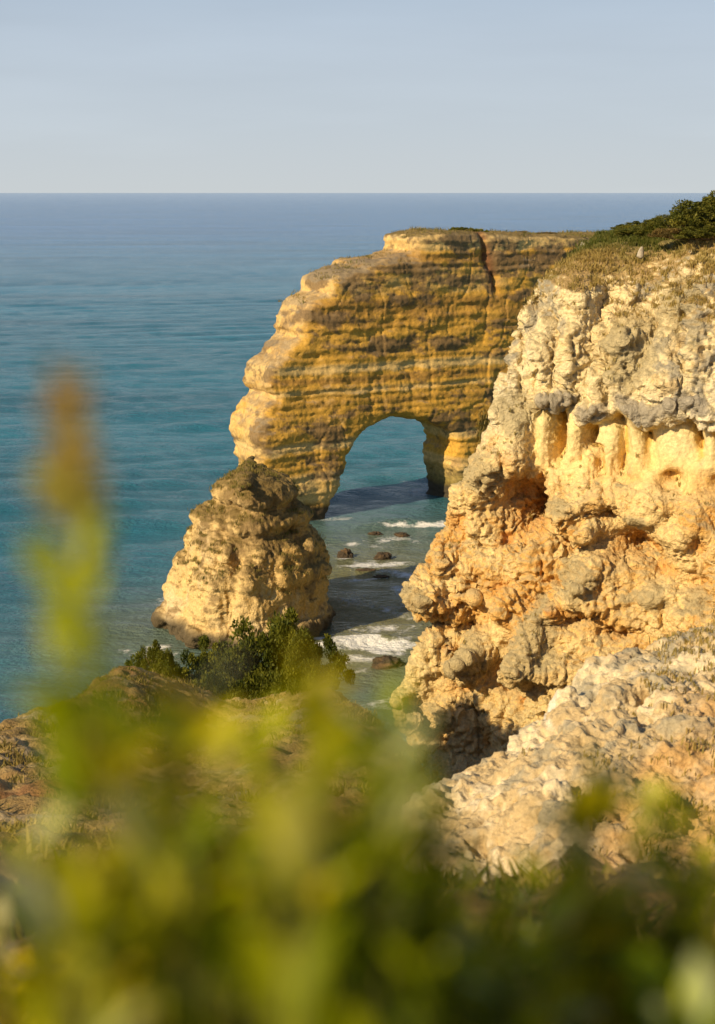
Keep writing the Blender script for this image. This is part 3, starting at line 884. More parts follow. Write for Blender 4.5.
def build_headland():
    xs = np.concatenate([np.linspace(-105, -17, 50), np.arange(-16, 9, 0.085), np.linspace(9.3, 30, 80), np.linspace(31, 110, 40)])
    ys = np.concatenate([np.linspace(-100, 0, 50), np.arange(0.5, 22, 0.14), np.arange(22, 66, 0.095), np.linspace(66.5, 90, 20)])
    X, Y = np.meshgrid(xs, ys, indexing='ij')
    Z = land_z(X.ravel(), Y.ravel())
    V = np.stack([X.ravel(), Y.ravel(), Z], -1)
    n0, n1 = X.shape
    idx = np.arange(n0 * n1).reshape(n0, n1)
    Q = np.stack([idx[:-1, :-1], idx[1:, :-1], idx[1:, 1:], idx[:-1, 1:]], -1).reshape(-1, 4)
    zc = Z[Q].max(1); Q = Q[zc > -1.0]
    me = new_mesh('headland', V, Q)
    Nn = get_no(me); P = (V[:, 0], V[:, 1], V[:, 2])
    amt = 0.8 * sstep(1.5, 5, V[:, 1]) + 0.2
    disp = (0.22 * (0.5 - worley(P, 0.8, 7.0)) + 0.22 * ridged(P, 1.1, 3, 0.6, 211) + 0.10 * ridged(P, 0.4, 2, 0.6, 213) - 0.16 * np.clip(0.5 - worley(P, 0.55, 1.0), 0, 1)) * amt
    set_co(me, V + Nn * disp[:, None]); Nn = get_no(me)
    big = fbm(P, 5, 3, 0.5, 220); mid = fbm(P, 1.1, 4, 0.62, 223); fine = fbm(P, 0.35, 3, 0.65, 225)
    C = np.tile(np.array((0.30, 0.20, 0.075), np.float32), (len(V), 1))
    C = over(C, (0.48, 0.33, 0.13), sstep(-0.05, 0.4, mid + 0.25 * fine))
    C = over(C, (0.55, 0.43, 0.25), sstep(0.15, 0.5, fbm(P, 0.8, 4, 0.65, 227)) * 0.7)
    C = over(C, (0.22, 0.14, 0.05), sstep(0.0, 0.35, fbm(P, 2.2, 4, 0.6, 229)) * 0.7)
    C = over(C, (0.30, 0.12, 0.05), sstep(0.15, 0.45, fbm(P, 1.8, 3, 0.6, 231)) * 0.45)
    C = over(C, (0.27, 0.24, 0.20), sstep(0.2, 0.45, fbm(P, 1.3, 4, 0.6, 233)) * 0.6)
    C = over(C, WET, sstep(1.5, 0.7, V[:, 2] + 0.3 * mid) * 0.9)
    set_col(me, C)
    link('headland_ground', me, M_SOIL, kind='structure')


build_headland()


def build_ledge():
    out = [(5.9, 22.4), (4.35, 21.2), (3.45, 20.2), (2.85, 19.4), (2.45, 18.6), (2.05, 17.8), (1.5, 17.2), (1.0, 16.2), (0.8, 15.0), (0.95, 13.4), (1.3, 12.0), (1.9, 10.4), (3, 9.0), (10.5, 9), (10.5, 24.5)]
    PG = Poly2D(out, 0.08, 5)

    def fn(x, y, z):
        P = (x, y, z)
        d2 = PG(x + 0.22 * fbm(P, 1.1, 3, 0.55, 301), y + 0.22 * fbm(P, 1.1, 3, 0.55, 303))
        zt = 23.35 + 0.075 * (17 - y) + 0.10 * np.clip(x - 2.5, 0, 4)
        low = sstep(-1.5, -0.1, d2 + 0.35 * fbm(P, 1.2, 2, 0.5, 311))
        zt = zt - 0.45 * low * sstep(18.4, 16.8, y) - 0.25 * low
        rough = 0.30 * ridged(P, 2.1, 3, 0.6, 305) - 0.5 * np.clip(0.55 - worley(P, 0.9, 2.0), 0, 1) + 0.22 * (0.5 - worley((x, y, z), 0.6, 6.0)) + 0.12 * fbm(P, 0.5, 2, 0.5, 307)
        wall = np.exp(-((x - 2.35) / 0.5) ** 2 - ((y - 18.7) / 0.8) ** 2)
        tp = (z - zt - rough) * 0.8
        side = (d2 + 0.30 * (z - 23.0)) * 0.85 - rough * 0.6 * (1 - 0.9 * wall)
        return smax(tp, side, 0.22) * 0.8

    me = sdf_mesh('ledge', (-0.8, 8, 19.0), (10.6, 24.6, 24.9), 0.095, fn, cull=lambda c: (c[:, 2] > 19.3) & (c[:, 0] < 10.4), levels=2)
    V = get_co(me).astype(float); Nn = get_no(me); P = (V[:, 0], V[:, 1], V[:, 2])
    wall = np.exp(-(((V[:, 0] - 2.35) / 0.55) ** 4 + ((V[:, 1] - 18.7) / 0.95) ** 4)) * sstep(0.75, 0.45, Nn[:, 2])
    k = 1 - 0.9 * wall
    disp = (0.09 * (0.5 - worley(P, 0.2, 8.0)) + 0.075 * ridged(P, 0.42, 3, 0.6, 321) + 0.035 * ridged(P, 0.16, 2, 0.6, 323) - 0.22 * np.clip(0.5 - worley(P, 0.26, 1.0), 0, 1) + 0.03 * ridged(P, 0.09, 2, 0.6, 326) - 0.08 * np.clip(0.5 - worley(P, 0.11, 4.0), 0, 1)) * k
    set_co(me, V + Nn * disp[:, None]); Nn = get_no(me)
    mid = fbm(P, 0.7, 4, 0.62, 331); fine = fbm(P, 0.2, 3, 0.65, 333); big = fbm(P, 2.4, 3, 0.5, 335)
    C = np.tile(np.array((0.56, 0.42, 0.22), np.float32), (len(V), 1))
    C = over(C, (0.72, 0.59, 0.37), sstep(-0.05, 0.25, mid + 0.4 * fine))
    C = over(C, (0.36, 0.32, 0.22), sstep(0.0, 0.25, fbm(P, 0.45, 5, 0.7, 337)) * 0.8)
    br = sstep(-0.1, 0.3, big + 0.5 * mid + 0.3 * (V[:, 0] - 2.9) - 0.12 * (V[:, 1] - 15))
    C = over(C, (0.52, 0.31, 0.11), br * 0.85)
    C = over(C, (0.60, 0.45, 0.25), sstep(0.1, 0.4, fine + 0.3 * mid) * br * 0.6)
    C = over(C, (0.76, 0.68, 0.54), np.clip(wall * 1.4, 0, 1))
    set_col(me, C)
    link('rock_ledge', me, M_LEDGE, kind='structure')


build_ledge()

# ------------------------------------------------------------------ rocks in the shallows
def sea_rock(px, py, wpx, hz, label, seed, ysc=0.7, group=None):
    c = on_sea(px, py)
    K = np.linalg.norm(c - CAM) / F_PX
    r = wpx * K / 2
    nu, nv = 48, 26
    a = np.linspace(0, 2 * math.pi, nu, endpoint=False); b = np.linspace(0.0, math.pi * 0.62, nv)
    A, B = np.meshgrid(a, b, indexing='ij')
    x = np.cos(A) * np.sin(B); y = np.sin(A) * np.sin(B); z = np.cos(B)
    x, y, z = x.ravel(), y.ravel(), z.ravel()
    P = (x + seed, y, z)
    k = 1 + 0.7 * fbm(P, 0.9, 4, 0.65, seed) + 0.35 * ridged(P, 0.45, 3, 0.6, seed + 5)
    V = np.stack([x * r * k, y * r * k * ysc, z * hz * k - 0.05], -1)
    idx = np.arange(nu * nv).reshape(nu, nv); ix2 = np.roll(idx, -1, 0)
    Q = np.stack([idx[:, :-1], idx[:, 1:], ix2[:, 1:], ix2[:, :-1]], -1).reshape(-1, 4)
    me = new_mesh('sea_rock', V, Q)
    C = np.tile(np.array((0.075, 0.055, 0.035), np.float32), (len(V), 1))
    C = over(C, (0.16, 0.10, 0.05), sstep(0, 0.4, fbm(P, 0.5, 3, 0.6, seed + 9)) * sstep(0.1, 0.6, z))
    set_col(me, C)
    o = link('sea_rock', me, M_DARK, label=label, category='rock', group='dark rocks awash in the cove')
    o.location = (c[0], c[1], 0)
    return o


sea_rock(387, 666, 34, 0.55, 'largest dark wet rock in the cove, just below the breaking wave', 1)
sea_rock(346, 556, 13, 0.55, 'small dark rock in the cove, the one nearest the golden cone shaped stack', 2)
sea_rock(383, 558, 15, 0.5, 'dark rock in the middle of the cove with ripples of foam round it', 3)
sea_rock(367, 571, 22, 0.22, 'flat dark rock barely above the water among the foam streaks', 4, 0.5)
sea_rock(381, 577, 14, 0.16, 'tiny flat dark rock beside the larger flat one in the foam streaks', 5, 0.5)
sea_rock(402, 536, 14, 0.3, 'low dark rock under the white roller behind the cove', 6)
sea_rock(374, 534, 13, 0.22, 'low dark rock in the water seen below the opening of the arch', 7)


# ------------------------------------------------------------------ foliage helpers
def leaf_quads(C_, D, Nrm, length, width):
    """diamond leaves: centre, direction, side vector"""
    S = np.cross(D, Nrm); S /= np.linalg.norm(S, axis=1)[:, None] + 1e-9
    l = length[:, None]; w_ = width[:, None]
    a = C_ - D * l * 0.5; b = C_ + S * w_ * 0.5 + Nrm * l * 0.08; c = C_ + D * l * 0.5; d = C_ - S * w_ * 0.5 + Nrm * l * 0.08
    V = np.stack([a, b, c, d], 1).reshape(-1, 3)
    Q = np.arange(len(V)).reshape(-1, 4)
    return V, Q


def rand_dirs(rng, n, up=0.0):
    d = rng.normal(size=(n, 3)); d[:, 2] += up
    return d / np.linalg.norm(d, axis=1)[:, None]


def tube(pts, rad, k=6):
    """one tapered tube as verts and quads"""
    pts = np.asarray(pts, float); n = len(pts)
    V = []
    for i in range(n):
        t = pts[min(i + 1, n - 1)] - pts[max(i - 1, 0)]; t /= np.linalg.norm(t) + 1e-9
        a = np.cross(t, (0.3, 1, 0.1)); a /= np.linalg.norm(a); b = np.cross(t, a)
        for j in range(k):
            q = 2 * math.pi * j / k
            V.append(pts[i] + (a * math.cos(q) + b * math.sin(q)) * rad[i])
    Q = [[i * k + j, i * k + (j + 1) % k, (i + 1) * k + (j + 1) % k, (i + 1) * k + j] for i in range(n - 1) for j in range(k)]
    return np.array(V), np.array(Q)


def join(parts):
    Vs, Qs, o = [], [], 0
    for V, Q in parts:
        Vs.append(V); Qs.append(np.asarray(Q) + o); o += len(V)
    return np.concatenate(Vs), np.concatenate(Qs)


def set_fac(me, f):
    set_col(me, np.repeat(np.asarray(f, np.float32)[:, None], 3, 1))


M_BARK = plain('bark', (0.16, 0.10, 0.05))
M_BUSH = leaf_material('bush_leaves', (0.045, 0.065, 0.006), (0.28, 0.27, 0.025), 0.35)
M_SCRUB = leaf_material('scrub_leaves', (0.06, 0.075, 0.008), (0.30, 0.26, 0.035), 0.3)
M_BUSH2 = leaf_material('dry_bush_leaves', (0.10, 0.075, 0.02), (0.30, 0.20, 0.06), 0.25)
M_GRASS = leaf_material('slope_grass', (0.085, 0.105, 0.012), (0.42, 0.30, 0.09), 0.3)
M_NEAR = leaf_material('near_leaves', (0, 0, 0), (1, 1, 1), 0.45, 0.5)
_t = M_NEAR.node_tree
_mx = [n for n in _t.nodes if n.bl_idname == 'ShaderNodeMix'][0]
_rp = _t.nodes.new('ShaderNodeValToRGB'); _e = _rp.color_ramp.elements
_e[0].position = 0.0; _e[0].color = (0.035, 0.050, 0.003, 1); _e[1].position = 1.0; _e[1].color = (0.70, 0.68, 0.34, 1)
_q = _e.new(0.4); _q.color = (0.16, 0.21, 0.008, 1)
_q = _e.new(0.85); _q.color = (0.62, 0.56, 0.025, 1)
_t.links.new([n for n in _t.nodes if n.bl_idname == 'ShaderNodeAttribute'][0].outputs['Fac'], _rp.inputs[0])
_oi = _t.nodes.new('ShaderNodeObjectInfo'); _hs = _t.nodes.new('ShaderNodeHueSaturation')
_hm = _t.nodes.new('ShaderNodeMapRange'); _hm.inputs[3].default_value = 0.472; _hm.inputs[4].default_value = 0.535
_t.links.new(_oi.outputs['Random'], _hm.inputs[0]); _t.links.new(_hm.outputs[0], _hs.inputs['Hue']); _hs.inputs['Saturation'].default_value = 1.08
_t.links.new(_rp.outputs[0], _hs.inputs['Color'])
for _l in list(_mx.outputs['Result'].links):
    _t.links.new(_hs.outputs[0], _l.to_socket)
M_NEAR2 = leaf_material('seed_head', (0.58, 0.40, 0.10), (0.55, 0.50, 0.10), 0.35)
M_STEM = plain('green_stem', (0.16, 0.15, 0.03))


def bush_meshes(seed, nclump, nleaf, leaf, flat=0.75):
    rng = np.random.default_rng(seed)
    # clumps in a lumpy dome of radius 1
    cl_ = []
    while len(cl_) < nclump:
        p = rng.uniform(-1, 1, 3); p[2] = abs(p[2])
        r = np.linalg.norm(p)
        lump = 0.78 + 0.35 * math.sin(3 * math.atan2(p[1], p[0]) + seed) * (1 - p[2]) + rng.normal() * 0.09
        if 0.25 < r < lump: cl_.append(p * (1, 1, flat))
    cl_ = np.array(cl_)
    C_, D, F_ = [], [], []
    for c in cl_:
        n = int(nleaf * rng.uniform(0.5, 1.4))
        r = rng.uniform(0.09, 0.19)
        off = rand_dirs(rng, n, 0.2) * (rng.random(n)[:, None] ** 0.5) * r
        C_.append(c + off * (1, 1, 0.8)); D.append(off / (np.linalg.norm(off, axis=1)[:, None] + 1e-6) * 0.7 + rand_dirs(rng, n, 0.5) * 0.6)
        F_.append(np.clip(rng.normal(0.35 + rng.normal() * 0.16, 0.18, n), 0, 1))
    C_ = np.concatenate(C_); D = np.concatenate(D); D /= np.linalg.norm(D, axis=1)[:, None]; F_ = np.concatenate(F_)
    C_[:, 2] = np.abs(C_[:, 2])
    n = len(C_)
    V, Q = leaf_quads(C_, D, rand_dirs(rng, n), leaf * rng.uniform(0.7, 1.4, n), leaf * 0.5 * rng.uniform(0.7, 1.3, n))
    fol = new_mesh('foliage', V, Q, False); set_fac(fol, np.repeat(F_, 4))
    parts = []
    for c in cl_[:: max(1, nclump // 22)]:
        b = c * (0.12, 0.12, 0) + (0, 0, -0.08)
        mdl = (b + c) / 2 + rng.normal(size=3) * 0.06
        parts.append(tube([b, mdl * (1, 1, 0.8), c], [0.035, 0.022, 0.008], 5))
    V, Q = join(parts)
    br = new_mesh('branches', V, Q)
    return fol, br


BUSH = [bush_meshes(11, 90, 220, 0.055), bush_meshes(12, 75, 220, 0.06, 0.6), bush_meshes(13, 100, 180, 0.055, 0.85)]
LOW = [bush_meshes(21, 34, 90, 0.12, 0.5), bush_meshes(22, 30, 90, 0.13, 0.4)]


def shrub(kind, loc, size, hscale, rot, mat, name, label, group, cat='shrub'):
    fol, br = kind
    t = bpy.data.objects.new(name, None); COL.objects.link(t)
    t.location = loc; t.rotation_euler = (0, 0, rot); t.scale = (size, size, size * hscale)
    t['label'] = label; t['category'] = cat; t['group'] = group
    f = bpy.data.objects.new('foliage', fol.copy() if False else fol); COL.objects.link(f); f.parent = t
    if len(fol.materials) == 0: fol.materials.append(mat)
    f.material_slots[0].link = 'OBJECT'; f.material_slots[0].material = mat
    b = bpy.data.objects.new('branches', br); COL.objects.link(b); b.parent = t
    if len(br.materials) == 0: br.materials.append(M_BARK)
    return t


def on_land(px, py):
    """walk along the sight line until it meets the headland"""
    d = ray(px, py); d = d / d[1]
    for Y in np.arange(6, 75, 0.1):
        p = CAM + d * Y
        if land_z(np.array([p[0]]), np.array([p[1]]))[0] > p[2]: return p
    return None


# bushes at the tip of the bluff
g = 'green bushes at the tip of the bluff below the stack'
for (px, py, Y, size, hs, rot, k, lab) in [
        (156, 671, 56.0, 1.2, 2.2, 0.3, 1, 'small rounded green bush at the seaward end of the row below the cone shaped stack'),
        (205, 672, 56.5, 1.5, 2.0, 1.3, 2, 'middling green bush between the small round bush and the tallest one'),
        (272, 676, 56.5, 2.8, 1.8, 2.1, 0, 'tallest dark green bush in front of the foot of the cone shaped stack'),
        (236, 684, 55.5, 1.9, 1.9, 5.0, 1, 'yellowish green bush spreading in front of the tallest bush'),
        (306, 688, 55.3, 1.9, 1.8, 4.0, 2, 'dark green bush on the lip above the cove, beside the tallest bush'),
        (338, 722, 53.5, 0.8, 0.8, 0.9, 1, 'straggly little bush on the edge of the bluff right above the surf')]:
    p = at(px, py, Y); p[2] = float(land_z(np.array([p[0]]), np.array([p[1]]))[0]) + 0.05
    shrub(BUSH[k], p, size, hs, rot, M_BUSH, 'bush', lab, g, 'bush')


# surface sampling for the growth on the rocks
def surf(me):
    n = len(me.polygons)
    c = np.empty(n * 3, np.float32); me.polygons.foreach_get('center', c); c = c.reshape(-1, 3)
    m = np.empty(n * 3, np.float32); me.polygons.foreach_get('normal', m); m = m.reshape(-1, 3)
    a = np.empty(n, np.float32); me.polygons.foreach_get('area', a)
    return c.astype(float), m, a


def tufts(name, pts, rng, nb, h, spread, fac, mat, lean=0.35, **props):
    """grass tufts as real blades, one mesh"""
    n = len(pts)
    base = np.repeat(pts, nb, 0) + np.concatenate([rng.normal(0, spread, (n * nb, 2)), np.zeros((n * nb, 1))], 1)
    hh = np.repeat(h * rng.uniform(0.5, 1.4, n), nb) * rng.uniform(0.5, 1.1, n * nb)
    d = rng.normal(0, lean, (n * nb, 2))
    tip = base + np.concatenate([d * hh[:, None], hh[:, None]], 1)
    ang = rng.uniform(0, math.pi, n * nb)
    wd = np.stack([np.cos(ang), np.sin(ang), np.zeros(n * nb)], 1) * (hh * 0.07 + 0.006)[:, None]
    midp = (base + tip) / 2 + np.concatenate([-d * hh[:, None] * 0.15, hh[:, None] * 0.06], 1)
    V = np.stack([base - wd - (0, 0, 0.05), base + wd - (0, 0, 0.05), midp + wd * 0.9, midp - wd * 0.9, tip + wd * 0.15, tip - wd * 0.15], 1).reshape(-1, 3)
    o = np.arange(n * nb)[:, None] * 6
    Q = np.concatenate([o + [0, 1, 2, 3], o + [3, 2, 4, 5]])
    me = new_mesh(name, V, Q, False)
    f = np.repeat(np.repeat(np.clip(fac, 0, 1), nb) + rng.normal(0, 0.12, n * nb), 6)
    set_fac(me, np.clip(f, 0, 1))
    return link(name, me, mat, kind='stuff', **props)


rng = np.random.default_rng(5)
cc, cn, ca = surf(cliff_obj.data)
cu = (cc[:, 0] - N0[0]) * UA[0] + (cc[:, 1] - N0[1]) * UA[1]
cw = (cc[:, 0] - N0[0]) * NA[0] + (cc[:, 1] - N0[1]) * NA[1]
Pn = (cc[:, 0], cc[:, 1], cc[:, 2])
gm = fbm(Pn, 3.0, 3, 0.5, 400)
ok = (cn[:, 2] > 0.62) & (cc[:, 2] > 24.6) & (cw > -20) & (cu > 2) & (cu < 26)
ii = np.where(ok)[0]
pr = ca[ii] * (0.4 + sstep(-0.3, 0.3, gm[ii]) + 1.5 * sstep(-4, -8, cw[ii])); pr /= pr.sum()
sel = rng.choice(ii, 15000, p=pr)
fac = 0.85 - 0.75 * sstep(-3.5, -7.0, cw[sel] + 1.5 * gm[sel]) + 0.1 * gm[sel]
tufts('slope_grass', cc[sel], rng, 12, 0.19, 0.12, fac, M_GRASS, 0.6)
# dry wisps on the ledges of the face
ok = (cn[:, 2] > 0.55) & (cc[:, 2] < 25) & (cc[:, 2] > 6) & (gm > 0.05) & (cw > -6)
ii = np.where(ok)[0]
sel = rng.choice(ii, 520)
tufts('dry_grass', cc[sel], rng, 9, 0.16, 0.06, np.full(520, 0.7), M_GRASS)


def cliff_top_z(x, y):
    """height of the cliff land at a point, read off the mesh"""
    d = (cc[:, 0] - x) ** 2 + (cc[:, 1] - y) ** 2
    m = np.where((d < 0.3) & (cn[:, 2] > 0.3))[0]
    return cc[m, 2].max() if len(m) else cc[np.argmin(d), 2]


g = 'shrubs on the grassy top of the big cliff'
for (px, py, Y, size, hs, rot, k, mat, lab) in [
        (719, 216, 66, 2.7, 0.78, 0.4, 0, M_SCRUB, 'tall brownish green shrub standing highest on top of the big cliff'),
        (664, 228, 70, 1.4, 0.75, 1.0, 0, M_SCRUB, 'rounded dark green shrub on the cliff skyline next below the tallest shrub'),
        (690, 238, 66, 1.7, 0.55, 2.2, 1, M_BUSH2, 'spreading dry brown shrub on the cliff top slope right below the tall shrub'),
        (703, 250, 64, 1.7, 0.45, 2.9, 0, M_SCRUB, 'low green shrub on the cliff top slope just above the bare rock rim'),
        (636, 236, 74, 1.6, 0.42, 3.3, 1, M_SCRUB, 'low spreading green shrub on the skyline at the seaward end of the cliff top'),
        (612, 244, 75, 1.1, 0.38, 5.1, 1, M_BUSH, 'flattest green shrub, last one along the skyline towards the arch'),
        (645, 246, 70, 1.4, 0.4, 4.3, 1, M_SCRUB, 'low green cushion shrub above the pale standing stone')]:
    p = at(px, py, Y); p[2] = cliff_top_z(p[0], p[1]) - 0.08
    shrub(BUSH[k], p, size, hs, rot, mat, 'shrub', lab, g)

# pale standing stone on the slope
p = at(640, 256, 66.5); p[2] = cliff_top_z(p[0], p[1])
nu, nv = 20, 14
A, B = np.meshgrid(np.linspace(0, 2 * math.pi, nu, endpoint=False), np.linspace(0, math.pi, nv), indexing='ij')
x, y, z = (np.cos(A) * np.sin(B)).ravel(), (np.sin(A) * np.sin(B)).ravel(), np.cos(B).ravel()
kk = 1 + 0.6 * fbm((x, y, z), 0.8, 3, 0.6, 420)
V = np.stack([np.sign(x) * np.abs(x) ** 0.7 * 0.15 * kk * (1.2 - 0.5 * z), y * 0.15 * kk * (1.2 - 0.5 * z), z * 0.33 * kk + 0.2], -1)
idx = np.arange(nu * nv).reshape(nu, nv); ix2 = np.roll(idx, -1, 0)
me = new_mesh('boulder', V, np.stack([idx[:, :-1], idx[:, 1:], ix2[:, 1:], ix2[:, :-1]], -1).reshape(-1, 4))
set_col(me, np.tile(np.array((0.48, 0.42, 0.32)), (len(V), 1)))
o = link('boulder', me, M_LEDGE, label='small pale upright stone on the dry grass slope of the big cliff', category='boulder'); o.location = p; o.scale = (0.75, 0.75, 0.85); o.rotation_euler = (0.1, 0.2, 0.5)

lc_, ln_, la_ = surf(bpy.data.objects['rock_ledge'].data)
gl_ = fbm((lc_[:, 0], lc_[:, 1], lc_[:, 2]), 1.5, 3, 0.6, 430) + 0.3 * (lc_[:, 0] - 3.0) - 0.10 * (lc_[:, 1] - 15)
ii = np.where((ln_[:, 2] > 0.5) & (gl_ > 0.05))[0]; sel = rng.choice(ii, 3200)
tufts('ledge_grass', lc_[sel], rng, 9, 0.06, 0.05, rng.uniform(0.6, 1.0, 3200), M_GRASS)

# growth on the arch
arch_obj = bpy.data.objects['sea_arch']
ac, an, aa = surf(arch_obj.data)
As = (ac[:, 0] - A0[0]) * AD[0] + (ac[:, 1] - A0[1]) * AD[1]
ok = (an[:, 2] > 0.6) & (ac[:, 2] > 20)
ii = np.where(ok)[0]; sel = rng.choice(ii, 420, p=aa[ii] / aa[ii].sum())
tufts('scrub', ac[sel], rng, 14, 0.26, 0.35, rng.uniform(0.1, 0.8, 420), M_GRASS, 0.7)


def arch_top(px, dy):
    d = ray(px, 235); o = A0 + AB * dy
    k = (o @ AB) / (d[0] * AB[0] + d[1] * AB[1]); q = CAM + d * k
    dd = (ac[:, 0] - q[0]) ** 2 + (ac[:, 1] - q[1]) ** 2
    m = np.where((dd < 1.0) & (an[:, 2] > 0.3))[0]
    return (q[0], q[1], ac[m, 2].max() - 0.1 if len(m) else 26)


g = 'low shrubs along the top of the arch'
for (px, dy, size, hs, rot, mat, lab) in [(459, 3.0, 1.3, 0.75, 0, M_BUSH, 'dark green shrub on the arch, half of the clump farther from the fissure'),
                                           (475, 3.0, 1.3, 0.6, 2, M_BUSH, 'dark green shrub on the arch, half of the clump nearer the fissure'),
                                           (521, 2.0, 0.9, 0.6, 1, M_BUSH2, 'small brownish shrub on top of the arch just right of the fissure'),
                                           (548, 2.0, 1.1, 0.5, 3, M_BUSH2, 'flat brown shrub on top of the arch, last before the big cliff hides it')]:
    shrub(LOW[0], arch_top(px, dy), size, hs, rot, mat, 'shrub', lab, g)
ok = (As > 16) & (As < 20) & (ac[:, 2] > 3) & (ac[:, 2] < 9) & (an[:, 1] < 0.1)
ii = np.where(ok)[0]; sel = rng.choice(ii, 260)
tufts('pier_scrub', ac[sel], rng, 12, 0.5, 0.2, rng.uniform(0.4, 0.9, 260), M_GRASS)

# growth on the stack
sc_, sn_, sa_ = surf(bpy.data.objects['sea_stack'].data)
ok = (sn_[:, 2] > 0.35) & (sc_[:, 2] > 3.5) & (fbm((sc_[:, 0], sc_[:, 1], sc_[:, 2]), 1.6, 3, 0.6, 440) > 0.0)
ii = np.where(ok)[0]; sel = rng.choice(ii, 900)
tufts('stack_scrub', sc_[sel], rng, 10, 0.17, 0.12, rng.uniform(0.1, 0.8, 900), M_GRASS)

# dry growth over the bluff
n = 20000
bx = rng.uniform(-13, 3, n); by = rng.uniform(9, 60, n)
bz = land_z(bx, by)
gm2 = fbm((bx, by, bx * 0), 2.2, 3, 0.6, 450)
k = (bz > 8) & (gm2 > -0.05) & ((by > 22) | (bx < -2))
bx, by, bz, gm2 = bx[k], by[k], bz[k], gm2[k]
tufts('bluff_grass', np.stack([bx, by, bz + 0.05], 1), rng, 9, 0.17, 0.10, 0.55 + 0.9 * gm2, M_GRASS)

n = 1500
bx = rng.uniform(-2.5, 3.5, n); by = rng.uniform(2.8, 9.5, n)
bz = land_z(bx, by)
tufts('verge_grass', np.stack([bx, by, bz + 0.02], 1), rng, 10, 0.16, 0.07, rng.uniform(0.0, 0.9, n), M_GRASS, 0.5)

# ------------------------------------------------------------------ plants right in front of the lens
def near_plant_meshes(seed, height, nstem, spread, leaf_l, leaf_n, top_len):
    """upright seaside shrublet: thin stems crowded with small upward leaves, root at the origin, tip at height"""
    rng = np.random.default_rng(seed)
    tubes = []; C_, D, Ln, Fc = [], [], [], []
    for i in range(nstem):
        a = rng.uniform(0, 6.28); tipo = spread * rng.uniform(0.1, 1.0)
        hgt = height * (1 - 0.35 * top_len / height * rng.uniform(0, 1.6) * (i > 0))
        pts = []
        for t in np.linspace(0, 1, 9):
            r = tipo * (0.15 + 0.85 * t ** 1.6)
            pts.append([math.cos(a) * r + 0.006 * math.sin(7 * t + i), math.sin(a) * r + 0.006 * math.cos(6 * t + i), hgt * t])
        pts = np.array(pts)
        tubes.append(tube(pts, np.linspace(0.0035, 0.0012, 9), 5))
        nl = int(leaf_n * rng.uniform(0.8, 1.2))
        tt = 1 - (rng.random(nl) ** 1.1) * min(0.95, top_len / hgt)
        for t in tt:
            f = t * 8; j = min(7, int(f)); p = pts[j] + (pts[j + 1] - pts[j]) * (f - j)
            b = rng.uniform(0, 6.28)
            el = rng.uniform(0.35, 1.25)
            d = np.array([math.cos(b) * math.cos(el), math.sin(b) * math.cos(el), math.sin(el)])
            l = leaf_l * rng.uniform(0.6, 1.25)
            C_.append(p + d * l * 0.5); D.append(d); Ln.append(l)
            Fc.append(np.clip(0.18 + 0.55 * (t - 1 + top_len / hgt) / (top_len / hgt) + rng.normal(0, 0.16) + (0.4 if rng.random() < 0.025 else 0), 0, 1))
    C_ = np.array(C_); D = np.array(D); Ln = np.array(Ln); n = len(C_)
    up = np.cross(D, np.cross(np.tile((0, 0, 1.0), (n, 1)), D)); up /= np.linalg.norm(up, axis=1)[:, None] + 1e-9
    S = np.cross(D, up); L_ = Ln[:, None]; Wd = L_ * 0.36
    # six-point leaf, folded a little along the midrib
    row = [C_ - D * L_ * .5, C_ - D * L_ * .1 + S * Wd * .5 + up * L_ * .05, C_ + D * L_ * .25 + S * Wd * .42 + up * L_ * .03, C_ + D * L_ * .5 - up * L_ * .06, C_ + D * L_ * .25 - S * Wd * .42 + up * L_ * .03, C_ - D * L_ * .1 - S * Wd * .5 + up * L_ * .05]
    V = np.stack(row, 1).reshape(-1, 3)
    o = np.arange(n)[:, None] * 6
    Q = np.concatenate([o + [0, 1, 2, 3], o + [0, 3, 4, 5]])
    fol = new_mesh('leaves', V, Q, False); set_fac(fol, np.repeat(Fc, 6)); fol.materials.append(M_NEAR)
    st = new_mesh('stems', *join(tubes)); st.materials.append(M_STEM)
    return fol, st


NEAR = [near_plant_meshes(31 + i, 1.4, 9 + i % 3, 0.04 + 0.01 * i, 0.034 + 0.004 * i, 26, 0.36) for i in range(4)]
NEARS = near_plant_meshes(41, 1.4, 3, 0.014, 0.032, 40, 0.30)


def near_plant(px, py, dist, kind, rot, label, width=1.0):
    tip = CAM + ray(px, py) * dist
    zg = float(land_z(np.array([tip[0]]), np.array([tip[1]]))[0])
    t = bpy.data.objects.new('shrublet', None); COL.objects.link(t)
    t.location = (tip[0], tip[1], zg); t.rotation_euler = (0, 0, rot)
    t.scale = (width, width, (tip[2] - zg) / 1.4)
    t['label'] = label; t['category'] = 'plant'; t['group'] = 'leafy plants crowding the near edge of the headland'
    for nm, me in zip(('leaves', 'stems'), kind):
        o = bpy.data.objects.new(nm, me); COL.objects.link(o); o.parent = t
    return t


